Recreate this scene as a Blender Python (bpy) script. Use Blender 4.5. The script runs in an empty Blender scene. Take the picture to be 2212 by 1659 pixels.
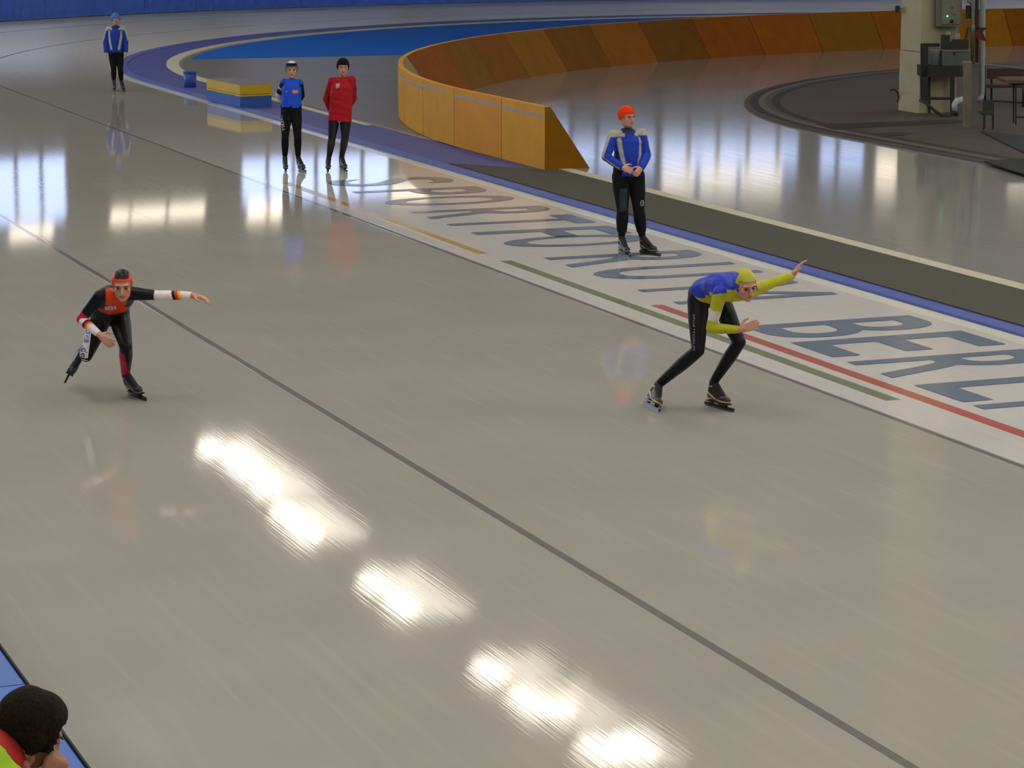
import bpy, bmesh, math, random
import numpy as np
from mathutils import Vector, Matrix
from mathutils.bvhtree import BVHTree
random.seed(4); np.random.seed(4)
SC = bpy.context.scene
COL = SC.collection
# ------------------------------------------------------------------ camera
# world frame: +Y runs along the ice straight away from the stand, +X towards the infield, z=0 the ice
FPX, CAMH, PITCH, HEAD = 5750.0, 4.088, 0.1873, 0.375
cd = bpy.data.cameras.new('camera'); cam = bpy.data.objects.new('camera', cd); COL.objects.link(cam)
cam.location = (0, 0, CAMH); cam.rotation_euler = (math.pi/2-PITCH, 0, -HEAD)
cd.sensor_width = 36; cd.lens = FPX/2212*36; cd.clip_end = 400
SC.camera = cam
vs = SC.view_settings
vs.view_transform = 'Standard'; vs.look = 'None'; vs.gamma = 1; vs.use_curve_mapping = False
vs.exposure = 0.22
SC.cycles.use_denoising = True
SC.cycles.max_bounces = 6; SC.cycles.diffuse_bounces = 3; SC.cycles.glossy_bounces = 3
wd = bpy.data.worlds.new('world'); SC.world = wd; wd.use_nodes = True
wd.node_tree.nodes['Background'].inputs[0].default_value = (.5, .6, .8, 1)
wd.node_tree.nodes['Background'].inputs[1].default_value = .3
FILL_E = 7.0      # fill panels added under the roof
WIN_B = 2.2      # cold window band
WIN_W = 2.6      # warm window lights
LAMP_E = 10.0    # lamp row over the infield side

# ------------------------------------------------------------------ helpers
def cray(px, py):
    a = px-1106.; b = py-829.5
    return a, FPX*math.cos(PITCH)-b*math.sin(PITCH), -(b*math.cos(PITCH)+FPX*math.sin(PITCH))
def toworld(xc, yc, z):
    return Vector((xc*math.cos(HEAD)+yc*math.sin(HEAD), -xc*math.sin(HEAD)+yc*math.cos(HEAD), z))
def P(px, py, yc):
    a, f, d = cray(px, py); s = yc/f
    return toworld(a*s, yc, CAMH+d*s)
def G(px, py, z=0):
    a, f, d = cray(px, py); s = (z-CAMH)/d
    return toworld(a*s, f*s, z)
def gyc(px, py, z=0):
    a, f, d = cray(px, py); return f*(z-CAMH)/d
VIEWX = Vector((math.cos(HEAD), -math.sin(HEAD), 0)); VIEWY = Vector((math.sin(HEAD), math.cos(HEAD), 0))
UP = Vector((0, 0, 1))

def lin(c):
    if isinstance(c, str):
        c = [int(c[i:i+2], 16)/255 for i in (0, 2, 4)]
    return tuple((v/12.92 if v <= .04045 else ((v+.055)/1.055)**2.4) for v in c)
MATS = {}
def mat(name, col, rough=.6, noise=.12, scale=20, metal=0, emit=0, spec=.5, bump=0):
    if name in MATS: return MATS[name]
    m = bpy.data.materials.new(name); m.use_nodes = True; nt = m.node_tree; N = nt.nodes; L = nt.links
    b = N['Principled BSDF']; c = lin(col)
    b.inputs['Roughness'].default_value = rough; b.inputs['Metallic'].default_value = metal
    b.inputs['Specular IOR Level'].default_value = spec
    if emit:
        b.inputs['Emission Color'].default_value = (*c, 1); b.inputs['Emission Strength'].default_value = emit
        b.inputs['Base Color'].default_value = (*c, 1)
    else:
        tc = N.new('ShaderNodeTexCoord'); nz = N.new('ShaderNodeTexNoise'); nz.inputs['Scale'].default_value = scale
        nz.inputs['Detail'].default_value = 4
        L.new(tc.outputs['Object'], nz.inputs['Vector'])
        r = N.new('ShaderNodeValToRGB'); r.color_ramp.elements[0].position = .3; r.color_ramp.elements[1].position = .7
        r.color_ramp.elements[0].color = (*[v*(1-noise) for v in c], 1)
        r.color_ramp.elements[1].color = (*[min(1, v*(1+noise)) for v in c], 1)
        L.new(nz.outputs['Fac'], r.inputs['Fac']); L.new(r.outputs['Color'], b.inputs['Base Color'])
        if bump:
            bp = N.new('ShaderNodeBump'); bp.inputs['Strength'].default_value = bump; bp.inputs['Distance'].default_value = .01
            L.new(nz.outputs['Fac'], bp.inputs['Height']); L.new(bp.outputs['Normal'], b.inputs['Normal'])
    MATS[name] = m
    return m

def ice(name, col, rough=.1, streak=1.0, stripe=.05, fade=None, frost=None):
    """glossy ice: paint colour seen through it, skate scratches running along the track"""
    m = bpy.data.materials.new(name); m.use_nodes = True; nt = m.node_tree; N = nt.nodes; L = nt.links
    b = N['Principled BSDF']; c = lin(col)
    b.inputs['IOR'].default_value = 1.31
    tc = N.new('ShaderNodeTexCoord')
    def noise(sc, scale, detail=3, rot=0):
        mp = N.new('ShaderNodeMapping'); mp.inputs['Scale'].default_value = sc; mp.inputs['Rotation'].default_value = (0, 0, rot)
        nz = N.new('ShaderNodeTexNoise'); nz.inputs['Scale'].default_value = scale; nz.inputs['Detail'].default_value = detail
        L.new(tc.outputs['Object'], mp.inputs['Vector']); L.new(mp.outputs['Vector'], nz.inputs['Vector']); return nz
    mott = noise((1, 1, 1), .7, 5)
    st = noise((9, .35, 1), 1.6, 6, .04)
    fine = noise((60, .9, 1), 1.0, 3, -.05)
    r1 = N.new('ShaderNodeValToRGB'); r1.color_ramp.elements[0].position = .3; r1.color_ramp.elements[1].position = .72
    r1.color_ramp.elements[0].color = (*[v*(1-stripe) for v in c], 1); r1.color_ramp.elements[1].color = (*[min(1, v*(1+stripe)) for v in c], 1)
    L.new(mott.outputs['Fac'], r1.inputs['Fac'])
    r2 = N.new('ShaderNodeValToRGB'); r2.color_ramp.elements[0].position = .52; r2.color_ramp.elements[1].position = .78
    r2.color_ramp.elements[0].color = (0, 0, 0, 1); r2.color_ramp.elements[1].color = (.35*streak, .35*streak, .35*streak, 1)
    L.new(st.outputs['Fac'], r2.inputs['Fac'])
    mx = N.new('ShaderNodeMix'); mx.data_type = 'RGBA'
    L.new(r2.outputs['Color'], mx.inputs[0]); L.new(r1.outputs['Color'], mx.inputs[6]); mx.inputs[7].default_value = (*[min(1, v*1.25) for v in c], 1)
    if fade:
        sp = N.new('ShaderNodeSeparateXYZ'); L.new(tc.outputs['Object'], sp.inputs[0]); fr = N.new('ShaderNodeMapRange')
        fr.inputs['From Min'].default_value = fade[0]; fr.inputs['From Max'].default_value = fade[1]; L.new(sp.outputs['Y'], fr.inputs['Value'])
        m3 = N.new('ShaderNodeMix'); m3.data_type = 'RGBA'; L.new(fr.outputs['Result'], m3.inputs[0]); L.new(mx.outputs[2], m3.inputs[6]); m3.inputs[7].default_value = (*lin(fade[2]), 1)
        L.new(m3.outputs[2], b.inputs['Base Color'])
    else: L.new(mx.outputs[2], b.inputs['Base Color'])
    mr = N.new('ShaderNodeMapRange'); mr.inputs['To Min'].default_value = rough*.7; mr.inputs['To Max'].default_value = rough*1.5
    L.new(st.outputs['Fac'], mr.inputs['Value']); L.new(mr.outputs['Result'], b.inputs['Roughness'])
    if frost:
        f2 = N.new('ShaderNodeMapRange'); f2.inputs['From Min'].default_value = frost[0]; f2.inputs['From Max'].default_value = frost[1]; f2.inputs['To Max'].default_value = frost[2]
        L.new(sp.outputs['Y'], f2.inputs['Value']); ad = N.new('ShaderNodeMath'); L.new(f2.outputs['Result'], ad.inputs[0]); L.new(mr.outputs['Result'], ad.inputs[1]); L.new(ad.outputs[0], b.inputs['Roughness'])
    bp = N.new('ShaderNodeBump'); bp.inputs['Strength'].default_value = 0.09*streak; bp.inputs['Distance'].default_value = .002
    L.new(fine.outputs['Fac'], bp.inputs['Height']); L.new(bp.outputs['Normal'], b.inputs['Normal'])
    return m

def tag(o, label=None, cat=None, group=None, kind=None):
    if label: o['label'] = label
    if cat: o['category'] = cat
    if group: o['group'] = group
    if kind: o['kind'] = kind
    return o
def mk(name, verts, faces, mats, parent=None, smooth=False, fmat=None):
    me = bpy.data.meshes.new(name); me.from_pydata([tuple(v) for v in verts], [], [tuple(int(i) for i in f) for f in faces]); me.update()
    o = bpy.data.objects.new(name, me); COL.objects.link(o)
    if not isinstance(mats, (list, tuple)): mats = [mats]
    for m in mats: me.materials.append(m)
    if smooth: me.polygons.foreach_set('use_smooth', [True]*len(me.polygons))
    if fmat is not None: me.polygons.foreach_set('material_index', [int(i) for i in fmat])
    if parent: o.parent = parent; o.matrix_parent_inverse = parent.matrix_world.inverted() if not getattr(parent, 'is_fake', 0) else Matrix()
    return o
def empty(name, loc, label, cat, group=None):
    o = bpy.data.objects.new(name, None); COL.objects.link(o); o.location = loc
    o.matrix_world = Matrix.Translation(Vector(loc)); return tag(o, label, cat, group)
class MB:
    def __init__(s): s.v = []; s.f = []
    def box(s, x0, y0, z0, x1, y1, z1, M=None):
        b = len(s.v); c = [Vector((x, y, z)) for z in (z0, z1) for y in (y0, y1) for x in (x0, x1)]
        if M is not None: c = [M @ q for q in c]
        s.v += c; s.f += [tuple(b+i for i in q) for q in ((0, 2, 3, 1), (4, 5, 7, 6), (0, 1, 5, 4), (2, 6, 7, 3), (0, 4, 6, 2), (1, 3, 7, 5))]
        return s
    def loft(s, rings, cap=True, close=True):
        b = len(s.v); n = len(rings[0])
        for r in rings: s.v += [Vector(q) for q in r]
        for i in range(len(rings)-1):
            for j in range(n if close else n-1):
                k = (j+1) % n; s.f.append((b+i*n+j, b+i*n+k, b+(i+1)*n+k, b+(i+1)*n+j))
        if cap:
            s.f.append(tuple(b+j for j in range(n))[::-1]); e = b+(len(rings)-1)*n; s.f.append(tuple(e+j for j in range(n)))
        return s
    def tube(s, pts, rad, n=10):
        pts = [Vector(q) for q in pts]
        if not isinstance(rad, (list, tuple)): rad = [rad]*len(pts)
        rings = []; prev = None
        for i, q in enumerate(pts):
            d = (pts[min(i+1, len(pts)-1)]-pts[max(i-1, 0)]).normalized()
            a = prev if prev is not None else (UP if abs(d.z) < .9 else Vector((1, 0, 0)))
            r = d.cross(a)
            r = r.normalized() if r.length > 1e-6 else d.orthogonal().normalized()
            w = r.cross(d).normalized(); prev = w
            rings.append([q+(r*math.cos(t)+w*math.sin(t))*rad[i] for t in [2*math.pi*k/n for k in range(n)]])
        return s.loft(rings)
    def ell(s, c, ax, rad, n=16, m=10):
        """ellipsoid: centre, 3 axes, 3 radii"""
        c = Vector(c); rings = []
        for i in range(1, m):
            ph = math.pi*i/m
            rings.append([c+ax[0]*(rad[0]*math.sin(ph)*math.cos(t))+ax[1]*(rad[1]*math.sin(ph)*math.sin(t))-ax[2]*(rad[2]*math.cos(ph)) for t in [2*math.pi*k/n for k in range(n)]])
        b = len(s.v); s.loft(rings, cap=False)
        s.v += [c-ax[2]*rad[2], c+ax[2]*rad[2]]; lo = len(s.v)-2; hi = lo+1; e = b+(m-2)*n
        for j in range(n):
            k = (j+1) % n; s.f.append((lo, b+k, b+j)); s.f.append((hi, e+j, e+k))
        return s
    def cap(s, p0, p1, r0, r1, n=14):
        """tapered capsule"""
        p0 = Vector(p0); p1 = Vector(p1); d = (p1-p0); L = d.length
        d = d.normalized() if L > 1e-6 else UP.copy()
        a = d.orthogonal().normalized(); w = d.cross(a)
        rings = []
        for k in range(1, 6):
            t = math.pi/2*k/5; rings.append((p0-d*(r0*math.cos(t)), r0*math.sin(t)))
        for k in range(0, 5):
            t = math.pi/2*k/5; rings.append((p1+d*(r1*math.sin(t)), r1*math.cos(t)))
        return s.loft([[c+(a*math.cos(t)+w*math.sin(t))*r for t in [2*math.pi*k/n for k in range(n)]] for c, r in rings])
    def build(s, name, m, parent=None, smooth=False): return mk(name, s.v, s.f, m, parent, smooth)

# ------------------------------------------------------------------ structure: ice, floors, hall
CX, CY = 34.2, 53.65
def stad(x0, R=None, cx=CX, cy=CY, ys=-20, n=64, a_end=0.0):
    """open path: up the straight at x0, round the bend, (back down the far straight)"""
    R = R or cx-x0
    pts = [(x0, ys)] + [(x0+(cx-R-x0)*k/6, ys+(cy-ys)*k/6) for k in range(1, 6)]
    for k in range(n+1):
        a = math.pi*(1-k/n)+a_end*0
        pts.append((cx+R*math.cos(a), cy+R*math.sin(a)))
    pts.append((cx+R, ys))
    return pts
def strip(name, pa, pb, z0, z1, m, parent=None):
    """slab between two paths of equal length"""
    rings = [[(a[0], a[1], z0), (b[0], b[1], z0), (b[0], b[1], z1), (a[0], a[1], z1)] for a, b in zip(pa, pb)]
    return MB().loft(rings).build(name, m, parent)
def slab(name, pts, z0, z1, m, parent=None):
    n = len(pts)
    v = [(x, y, z0) for x, y in pts]+[(x, y, z1) for x, y in pts]
    f = [tuple(range(n))[::-1], tuple(range(n, 2*n))]+[(i, (i+1) % n, n+(i+1) % n, n+i) for i in range(n)]
    return mk(name, v, f, m, parent)

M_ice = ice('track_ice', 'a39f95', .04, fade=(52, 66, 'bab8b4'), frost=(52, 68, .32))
M_iceb = ice('track_ice_outer', '938f85', .16, .5)
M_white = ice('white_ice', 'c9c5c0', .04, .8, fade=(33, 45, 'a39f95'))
M_rink = ice('rink_ice', '8c8a86', .07, .8)
M_floor = mat('concrete_floor', '6e6a66', .7, .08, 2)
slab('floor', [(-25, -35), (95, -35), (95, 115), (-25, 115)], -.2, -.03, M_floor)['kind'] = 'structure'
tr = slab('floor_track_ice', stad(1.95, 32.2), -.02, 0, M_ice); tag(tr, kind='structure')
def at(x): return stad(x)
# lane lines and painted bands (slightly raised slabs in the same glossy ice)
def band(name, x0, x1, y0, y1, z, m): return slab(name, [(x0, y0), (x1, y0), (x1, y1), (x0, y1)], z-.002, z, m, tr)
M_line = ice('line_grey', '72726e', .06)
strip('lane_line', stad(6.08, CX-6.08, n=96), stad(6.14, CX-6.14, n=96), 0, .0015, M_line, tr)
strip('lane_line', stad(10.09, CX-10.09, n=96), stad(10.14, CX-10.14, n=96), 0, .0015, M_line, tr)
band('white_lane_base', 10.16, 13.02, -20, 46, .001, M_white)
strip('edge_line', stad(12.86, CX-12.86, n=96), stad(13.05, CX-13.05, n=96), 0, .003, ice('white_edge', 'd8d4c2', .12), tr)
band('red_line', 10.66, 10.79, -5, 23.4, .0035, ice('paint_red', 'b0655c', .08))
band('green_line', 10.41, 10.54, 18.3, 26.8, .0035, ice('paint_green', '7c8468', .1))
band('orange_line', 10.38, 10.5, 27.4, 35.0, .0035, ice('paint_ochre', 'b99a5c', .1))
# lettering in the ice: tops towards the infield, reading towards the camera
M_let = ice('paint_letter_blue', '717b8c', .1)
def text_mesh(ch, bold=0.0):
    cu = bpy.data.curves.new('glyph', 'FONT'); cu.body = ch; cu.size = 1; cu.offset = bold; cu.resolution_u = 6
    o = bpy.data.objects.new('glyph', cu); COL.objects.link(o)
    me = bpy.data.meshes.new_from_object(o.evaluated_get(bpy.context.evaluated_depsgraph_get()))
    v = [tuple(q.co)[:2] for q in me.vertices]; f = [tuple(p.vertices) for p in me.polygons]
    bpy.data.objects.remove(o); bpy.data.curves.remove(cu); bpy.data.meshes.remove(me)
    return np.array(v), f
for ch, ys, w in [('S', 35.0, .8), ('P', 33.65, .75), ('O', 32.68, .86), ('R', 31.3, .8), ('T', 30.33, .85), ('F', 29.15, .74), ('O', 28.47, .86),
                  ('R', 26.86, .8), ('U', 25.82, .82), ('M', 24.36, 1.0), ('B', 21.95, .8), ('E', 21.0, .8), ('R', 19.95, .8), ('L', 18.8, .78), ('I', 17.88, .17), ('N', 16.95, .85)]:
    v, f = text_mesh(ch, 0 if ch == 'M' else .012); lo = v.min(0); hi = v.max(0); q = (v-lo)/(hi-lo)
    mk('painted_letter', [(10.95+1.76*b, ys-w*a, .0045) for a, b in q], f, M_let, tr)

# kerb, infield path, cream line, inner floor
M_blue = mat('kerb_blue', '46579c', .5, .12, 5); M_path = mat('path_violet', '454c8c', .55, .12, 1.3, spec=.3)
strip('floor_kerb', stad(13.05, n=96), stad(13.25, n=96), -.02, .03, M_blue)['kind'] = 'structure'
strip('floor_path', stad(13.27, n=96), stad(14.25, n=96), -.02, .024, M_path)['kind'] = 'structure'
strip('floor_cream_line', stad(14.12, R=20.08, n=96, cy=CY, ys=42.6), stad(14.23, R=19.8, n=96, cy=CY, ys=42.6), -.02, .03, mat('cream_paint', 'b9b59a', .6))['kind'] = 'structure'
slab('floor_infield', stad(14.26, R=19.75, n=96), -.02, .012, mat('infield_grey', '66615f', .35, .12, .8))['kind'] = 'structure'
bl = [(CX+19.6*math.cos(a), CY+19.6*math.sin(a)) for a in np.linspace(math.pi-.34, .2, 60)]
slab('floor_blue_surface', bl, .012, .02, mat('surface_blue', '0a5cb8', .7, .1, 3, spec=.15))['kind'] = 'structure'
M_mat = mat('rubber_olive', '3c3a2e', .9, .25, 60, bump=.3)
mt = slab('rubber_mat', [(13.3, -20), (14.5, -20), (14.47, 34.9), (14.24, 34.96), (13.3, 36.3)], .024, .036, M_mat)
tag(mt, 'long dark olive rubber walkway mat between the oval track and the inner rink', 'mat')
# inner rink: ice ring, white border and central island
IC = (34.5, 38.0)
def ring(r, a0, a1, n=64, c=IC): return [(c[0]+r*math.cos(a), c[1]+r*math.sin(a)) for a in np.linspace(a0, a1, n)]
rk = slab('floor_rink_ice', [(14.6, -20)]+ring(19.9, math.pi, 0)+[(54.4, -20)], .012, .026, M_rink); tag(rk, kind='structure')
slab('floor_rink_border', [(14.5, -20), (14.76, -20), (14.70, 35.6), (14.5, 35.6)], .012, .031, mat('border_white', 'b3ad98', .6))['kind'] = 'structure'
M_isl = mat('island_brown', '4a3f3a', .55, .2, .6)
isl = slab('floor_island', [(20.55, -20)]+ring(13.95, math.pi, 0)+[(48.4, -20)], .026, .06, M_isl); tag(isl, kind='structure')
M_dk = mat('island_dark_ring', '26221d', .6)
strip('dark_band', [(20.62, -20)]+ring(13.85, math.pi, .3), [(20.74, -20)]+ring(13.7, math.pi, .3), .06, .063, M_dk, isl)
strip('dark_band', [(20.95, -20)]+ring(13.45, math.pi, .3), [(21.1, -20)]+ring(13.3, math.pi, .3), .06, .063, M_dk, isl)
strip('pale_band', [(20.74, -20)]+ring(13.7, math.pi, .3), [(20.85, -20)]+ring(13.58, math.pi, .3), .06, .062, mat('island_pale', '5d564c', .6), isl)
a, b = G(1765, 272), G(2110, 262)
def gslab(name, px, z0, z1, m, parent=None): return slab(name, [tuple(G(x, y, z1))[:2] for x, y in px], z0, z1, m, parent)
gslab('dark_band', [(1765, 268), (2080, 258), (2080, 264), (1800, 279)], .06, .066, M_dk, isl)
gslab('floor_drain', [(1895, 288), (1935, 285), (1972, 287), (1955, 292), (1915, 293)], .06, .067, M_dk, isl)
tag(gslab('black_mat', [(2125, 347), (2212, 342), (2260, 344), (2260, 384), (2212, 375), (2170, 362)], .061, .08, mat('mat_black', '101312', .85)), 'black rubber mat at the edge of the island by the rink ice', 'mat')
tag(gslab('dark_mat', [(2118, 282), (2212, 292), (2260, 297), (2260, 335), (2212, 328), (2165, 306)], .061, .08, mat('mat_green_black', '1c211b', .85)), 'dark green-black rubber mat on the island under the steel table', 'mat')

# outer crash boards: pads side by side
wl = empty('crash_barrier', (2, 20, 0), 'blue padded crash barrier round the outside of the speed skating oval', 'barrier')
def scratched(name, col):
    m = mat(name, col, .45, .15, 4).copy(); m.name = name; nt = m.node_tree; N = nt.nodes; L = nt.links
    b = N['Principled BSDF']; old = b.inputs['Base Color'].links[0].from_socket
    tc = N['Texture Coordinate']; mp = N.new('ShaderNodeMapping'); mp.inputs['Scale'].default_value = (3, 3, .5); mp.inputs['Rotation'].default_value = (.5, .3, 0)
    nz = N.new('ShaderNodeTexNoise'); nz.inputs['Scale'].default_value = 1.3; nz.inputs['Detail'].default_value = 6
    L.new(tc.outputs['Object'], mp.inputs['Vector']); L.new(mp.outputs['Vector'], nz.inputs['Vector'])
    r = N.new('ShaderNodeValToRGB'); r.color_ramp.elements[0].position = .66; r.color_ramp.elements[1].position = .74
    r.color_ramp.elements[0].color = (0, 0, 0, 1); r.color_ramp.elements[1].color = (.6, .6, .6, 1)
    mx = N.new('ShaderNodeMix'); mx.data_type = 'RGBA'; L.new(nz.outputs['Fac'], r.inputs['Fac']); L.new(r.outputs['Color'], mx.inputs[0])
    L.new(old, mx.inputs[6]); mx.inputs[7].default_value = (.42, .5, .62, 1); L.new(mx.outputs[2], b.inputs['Base Color'])
    return m
M_pad = scratched('pad_blue', '2f62cc'); M_pad2 = mat('pad_top_blue', '2f5fae', .5, .1, 6); M_blk = mat('black_edge', '0b0b10', .7)
def outer(n=400):
    pts = [(1.9, y) for y in np.arange(-6, 53.65, .5)]
    for a in np.arange(math.pi, .4, -.5/31):
        R = 32.3-1.1*min(1, (math.pi-a)/1.3); pts.append((CX+R*math.cos(a), CY+R*math.sin(a)))
    return pts
op = outer(); k = 0
while k+4 < len(op):
    seg = op[k:k+5]; rings = []
    for j, q in enumerate(seg):
        i = min(max(k+j, 1), len(op)-2); d = Vector((op[i+1][0]-op[i-1][0], op[i+1][1]-op[i-1][1], 0)).normalized(); nn = Vector((-d.y, d.x, 0))
        q = Vector((q[0], q[1], 0)) + d*(.005 if j == 0 else -.005 if j == 4 else 0)
        rings.append([q+UP*.03, q+UP*.988, q+nn*.012+UP*1.0, q+nn*.34+UP*1.0, q+nn*.36+UP*.97, q+nn*.36+UP*.03])
    MB().loft(rings).build('barrier_pad', [M_pad if k > 100 else M_pad2], wl)
    if k < 130: MB().loft([[r[1]+Vector((.001, 0, -.03)), r[1]+Vector((.009, 0, -.03)), r[1]+Vector((.009, 0, .014)), r[1]+Vector((.001, 0, .014))] for r in rings]).build('black_piping', M_blk, wl)
    k += 4

# yellow rink boards: wedge panels
yb = empty('rink_board', (14.3, 37, .02), 'curved yellow and orange wooden board of wedge panels round the inner rink', 'barrier')
ry = [(14.28, y) for y in np.arange(35, 38.01, .19)]
RC = (34.35, 38.0)
ry += [(RC[0]+20.07*math.cos(a), RC[1]+20.07*math.sin(a)) for a in np.arange(math.pi-.0095, .25, -.0095)]
s = 0; pi = 0
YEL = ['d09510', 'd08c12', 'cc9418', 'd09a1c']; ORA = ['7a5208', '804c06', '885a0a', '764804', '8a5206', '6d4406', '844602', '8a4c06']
while s+8 < len(ry):
    n = 10 if s > 0 else 9
    seg = ry[s:s+n+1]; rings = []; L = len(seg)
    for j, q in enumerate(seg):
        i = min(max(s+j, 1), len(ry)-2); d = Vector((ry[i+1][0]-ry[i-1][0], ry[i+1][1]-ry[i-1][1], 0)).normalized(); nn = Vector((d.y, -d.x, 0))
        q = Vector((q[0], q[1], .02))+d*(.008 if j == 0 else -.008 if j == L-1 else 0)
        rings.append([q, q+nn*.70, q+nn*.085+UP*.9, q+UP*.9])
    mb = MB().loft(rings)
    pal = pi == 5
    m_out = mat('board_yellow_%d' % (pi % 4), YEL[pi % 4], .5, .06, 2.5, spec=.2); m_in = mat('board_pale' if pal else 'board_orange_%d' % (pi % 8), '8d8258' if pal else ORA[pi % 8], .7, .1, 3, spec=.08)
    fm = []
    for _ in range(L-1): fm += [0, 1, 0, 0]
    fm += [1, 1]
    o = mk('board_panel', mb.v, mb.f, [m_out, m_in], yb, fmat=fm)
    if pi < 5:
        zz = .74+.02*((pi*7) % 3)
        MB().loft([[r[0]-nn*.003+UP*zz, r[0]+nn*0+UP*zz, r[0]+UP*(zz+.045), r[0]-nn*.003+UP*(zz+.045)] for r in rings[(0 if pi != 2 else 3):]]).build('tape_strip', mat('tape_grey', '9a9284', .6), o)
    s += n; pi += 1

# hall shell
M_wall = mat('hall_wall', '918c80', .9, .08, .5); M_ceil = mat('hall_ceiling', '948f82', .9, .08, .4)
WR = 46.0
def wallpts(R=WR, n=48): return [(CX-R, -30)]+[(CX+R*math.cos(a), CY+R*math.sin(a)) for a in np.linspace(math.pi, 0, n)]+[(CX+R, -30)]
wp = wallpts(); wq = wallpts(WR+.4)
strip('wall_far', wp, wq, -.03, 12.5, M_wall)['kind'] = 'structure'
slab('wall_near', [(CX-WR-.4, -30.4), (CX+WR+.4, -30.4), (CX+WR+.4, -30), (CX-WR-.4, -30)], -.03, 12.5, M_wall)['kind'] = 'structure'
slab('ceiling', [(CX-WR-.4, -30.4)]+wq[1:-1]+[(CX+WR+.4, -30.4)], 12.5, 12.7, M_ceil)['kind'] = 'structure'
M_cold = mat('window_daylight', 'b4c8f5', .3, emit=WIN_B); M_warm = mat('window_warm_light', 'f5e6cf', .3, emit=WIN_W); M_side = mat('window_side_daylight', 'c4d2f2', .3, emit=12); M_fr = mat('window_frame_grey', '5a5852', .6)
def wallhit(px, py):
    a, f, d = cray(px, py); o = toworld(0, 0, 0); v = toworld(a, f, 0); v.z = 0; L = v.length; v /= L
    c = Vector((CX, CY, 0)); b = v.dot(c); D = b+math.sqrt(b*b-c.length_squared+(WR-.05)**2)
    p = v*D; return math.atan2(p.y-CY, p.x-CX), -CAMH+D*(-d)/L
def pane(a0, a1, z0, z1, m, par, name='window_pane'):
    n = 3; r0 = WR-.02; r1 = WR-.1; rings = []
    for k in range(n+1):
        a = a0+(a1-a0)*k/n; c, s_ = math.cos(a), math.sin(a)
        rings.append([(CX+r0*c, CY+r0*s_, z0), (CX+r0*c, CY+r0*s_, z1), (CX+r1*c, CY+r1*s_, z1), (CX+r1*c, CY+r1*s_, z0)])
    return MB().loft(rings).build(name, m, par)
def wingroup(n, xs, y0, y1, m, warm=()):
    aa = [wallhit(x, (y0+y1)/2)[0] for x in xs]; zs = [wallhit(sum(xs)/len(xs), y)[1] for y in (y0, y1)]
    w = pane(min(aa)+0, max(aa), min(zs)-.12, max(zs)+.12, M_fr, None, 'window_%d' % n); tag(w, kind='structure')
    w.data.transform(Matrix.Translation((0, 0, 0)))
    for i in range(0, len(aa)-1, 2):
        a0, a1 = sorted((aa[i], aa[i+1])); q = pane(a0, a1, min(zs), max(zs), m, w)
        q.data.transform(Matrix.Translation(-Vector((math.cos(a0), math.sin(a0), 0))*.06))
    return w
wingroup(1, [-80, -34, -24, 28, 38, 83, 93, 138], 345, 482, M_cold)
wingroup(2, [20, 84, 90, 112], 486, 515, M_warm)
wingroup(3, [238, 276, 282, 356, 364, 440], 446, 476, M_warm)
wingroup(4, [523, 571, 581, 628, 637, 676, 686, 730, 739, 776, 786, 836], 338, 430, M_cold)
wingroup(5, [534, 574, 582, 608], 434, 474, M_warm)
wingroup(6, [846, 925], 398, 428, M_warm)
wingroup(7, [1236, 1284, 1292, 1350, 1358, 1413, 1429, 1481, 1491, 1544, 1554, 1609, 1619, 1674, 1684, 1722], 312, 366, M_cold)
wingroup(8, [1430, 1500, 1512, 1590, 1600, 1688], 370, 408, M_warm)
wingroup(9, [1772, 1803, 1813, 1864], 312, 375, M_cold)
wingroup(10, [1892, 1936], 340, 405, M_warm)
wingroup(11, [2178, 2260], 375, 400, M_warm)
wingroup(12, [960, 1010, 1020, 1075, 1085, 1140, 1150, 1226], 290, 340, M_cold)
for wi, (a0, a1) in enumerate([(-.02, .36), (.40, .75), (2.40, 2.75), (2.8, 3.12)]):  # glowing window bands added out of view to brighten the far bend
    w = pane(a0, a1, 5.2, 10.2, M_fr, None, 'window_%d' % (13+wi)); tag(w, kind='structure'); n_ = int((a1-a0)/.045)
    for q_ in range(n_):
        b0 = a0+(a1-a0)*(q_+.06)/n_; b1 = a0+(a1-a0)*(q_+.94)/n_; o_ = pane(b0, b1, 5.4, 10.0, M_side, w); o_.data.transform(Matrix.Translation(-Vector((math.cos(b0), math.sin(b0), 0))*.06))
# unseen fill panels added to light the hall, out of the mirrored view, over and behind the stand and over the infield
M_fill = mat('roof_light', 'f3efe8', .4, emit=FILL_E)
i = 0
for x in (-6, 4, 14, 24, 34, 46, 58, 70):
    for y in (-22, -12, -2, 8, 18, 28, 40, 52, 64, 76):
        v = Vector((x, y, 0)); D = v.length; az = math.atan2(x, y)-HEAD
        if math.hypot(x-CX, y-CY) > 43 and y > CY: continue
        if D > 36 and abs(az) < .215: continue
        if D < 6: continue
        o = MB().box(x-2.2, y-1.6, 12.3, x+2.2, y+1.6, 12.42).build('ceiling_light', M_fill)
        tag(o, 'large pale roof light panel under the hall ceiling', 'light', 'roof light panels above the ice'); i += 1
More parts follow.
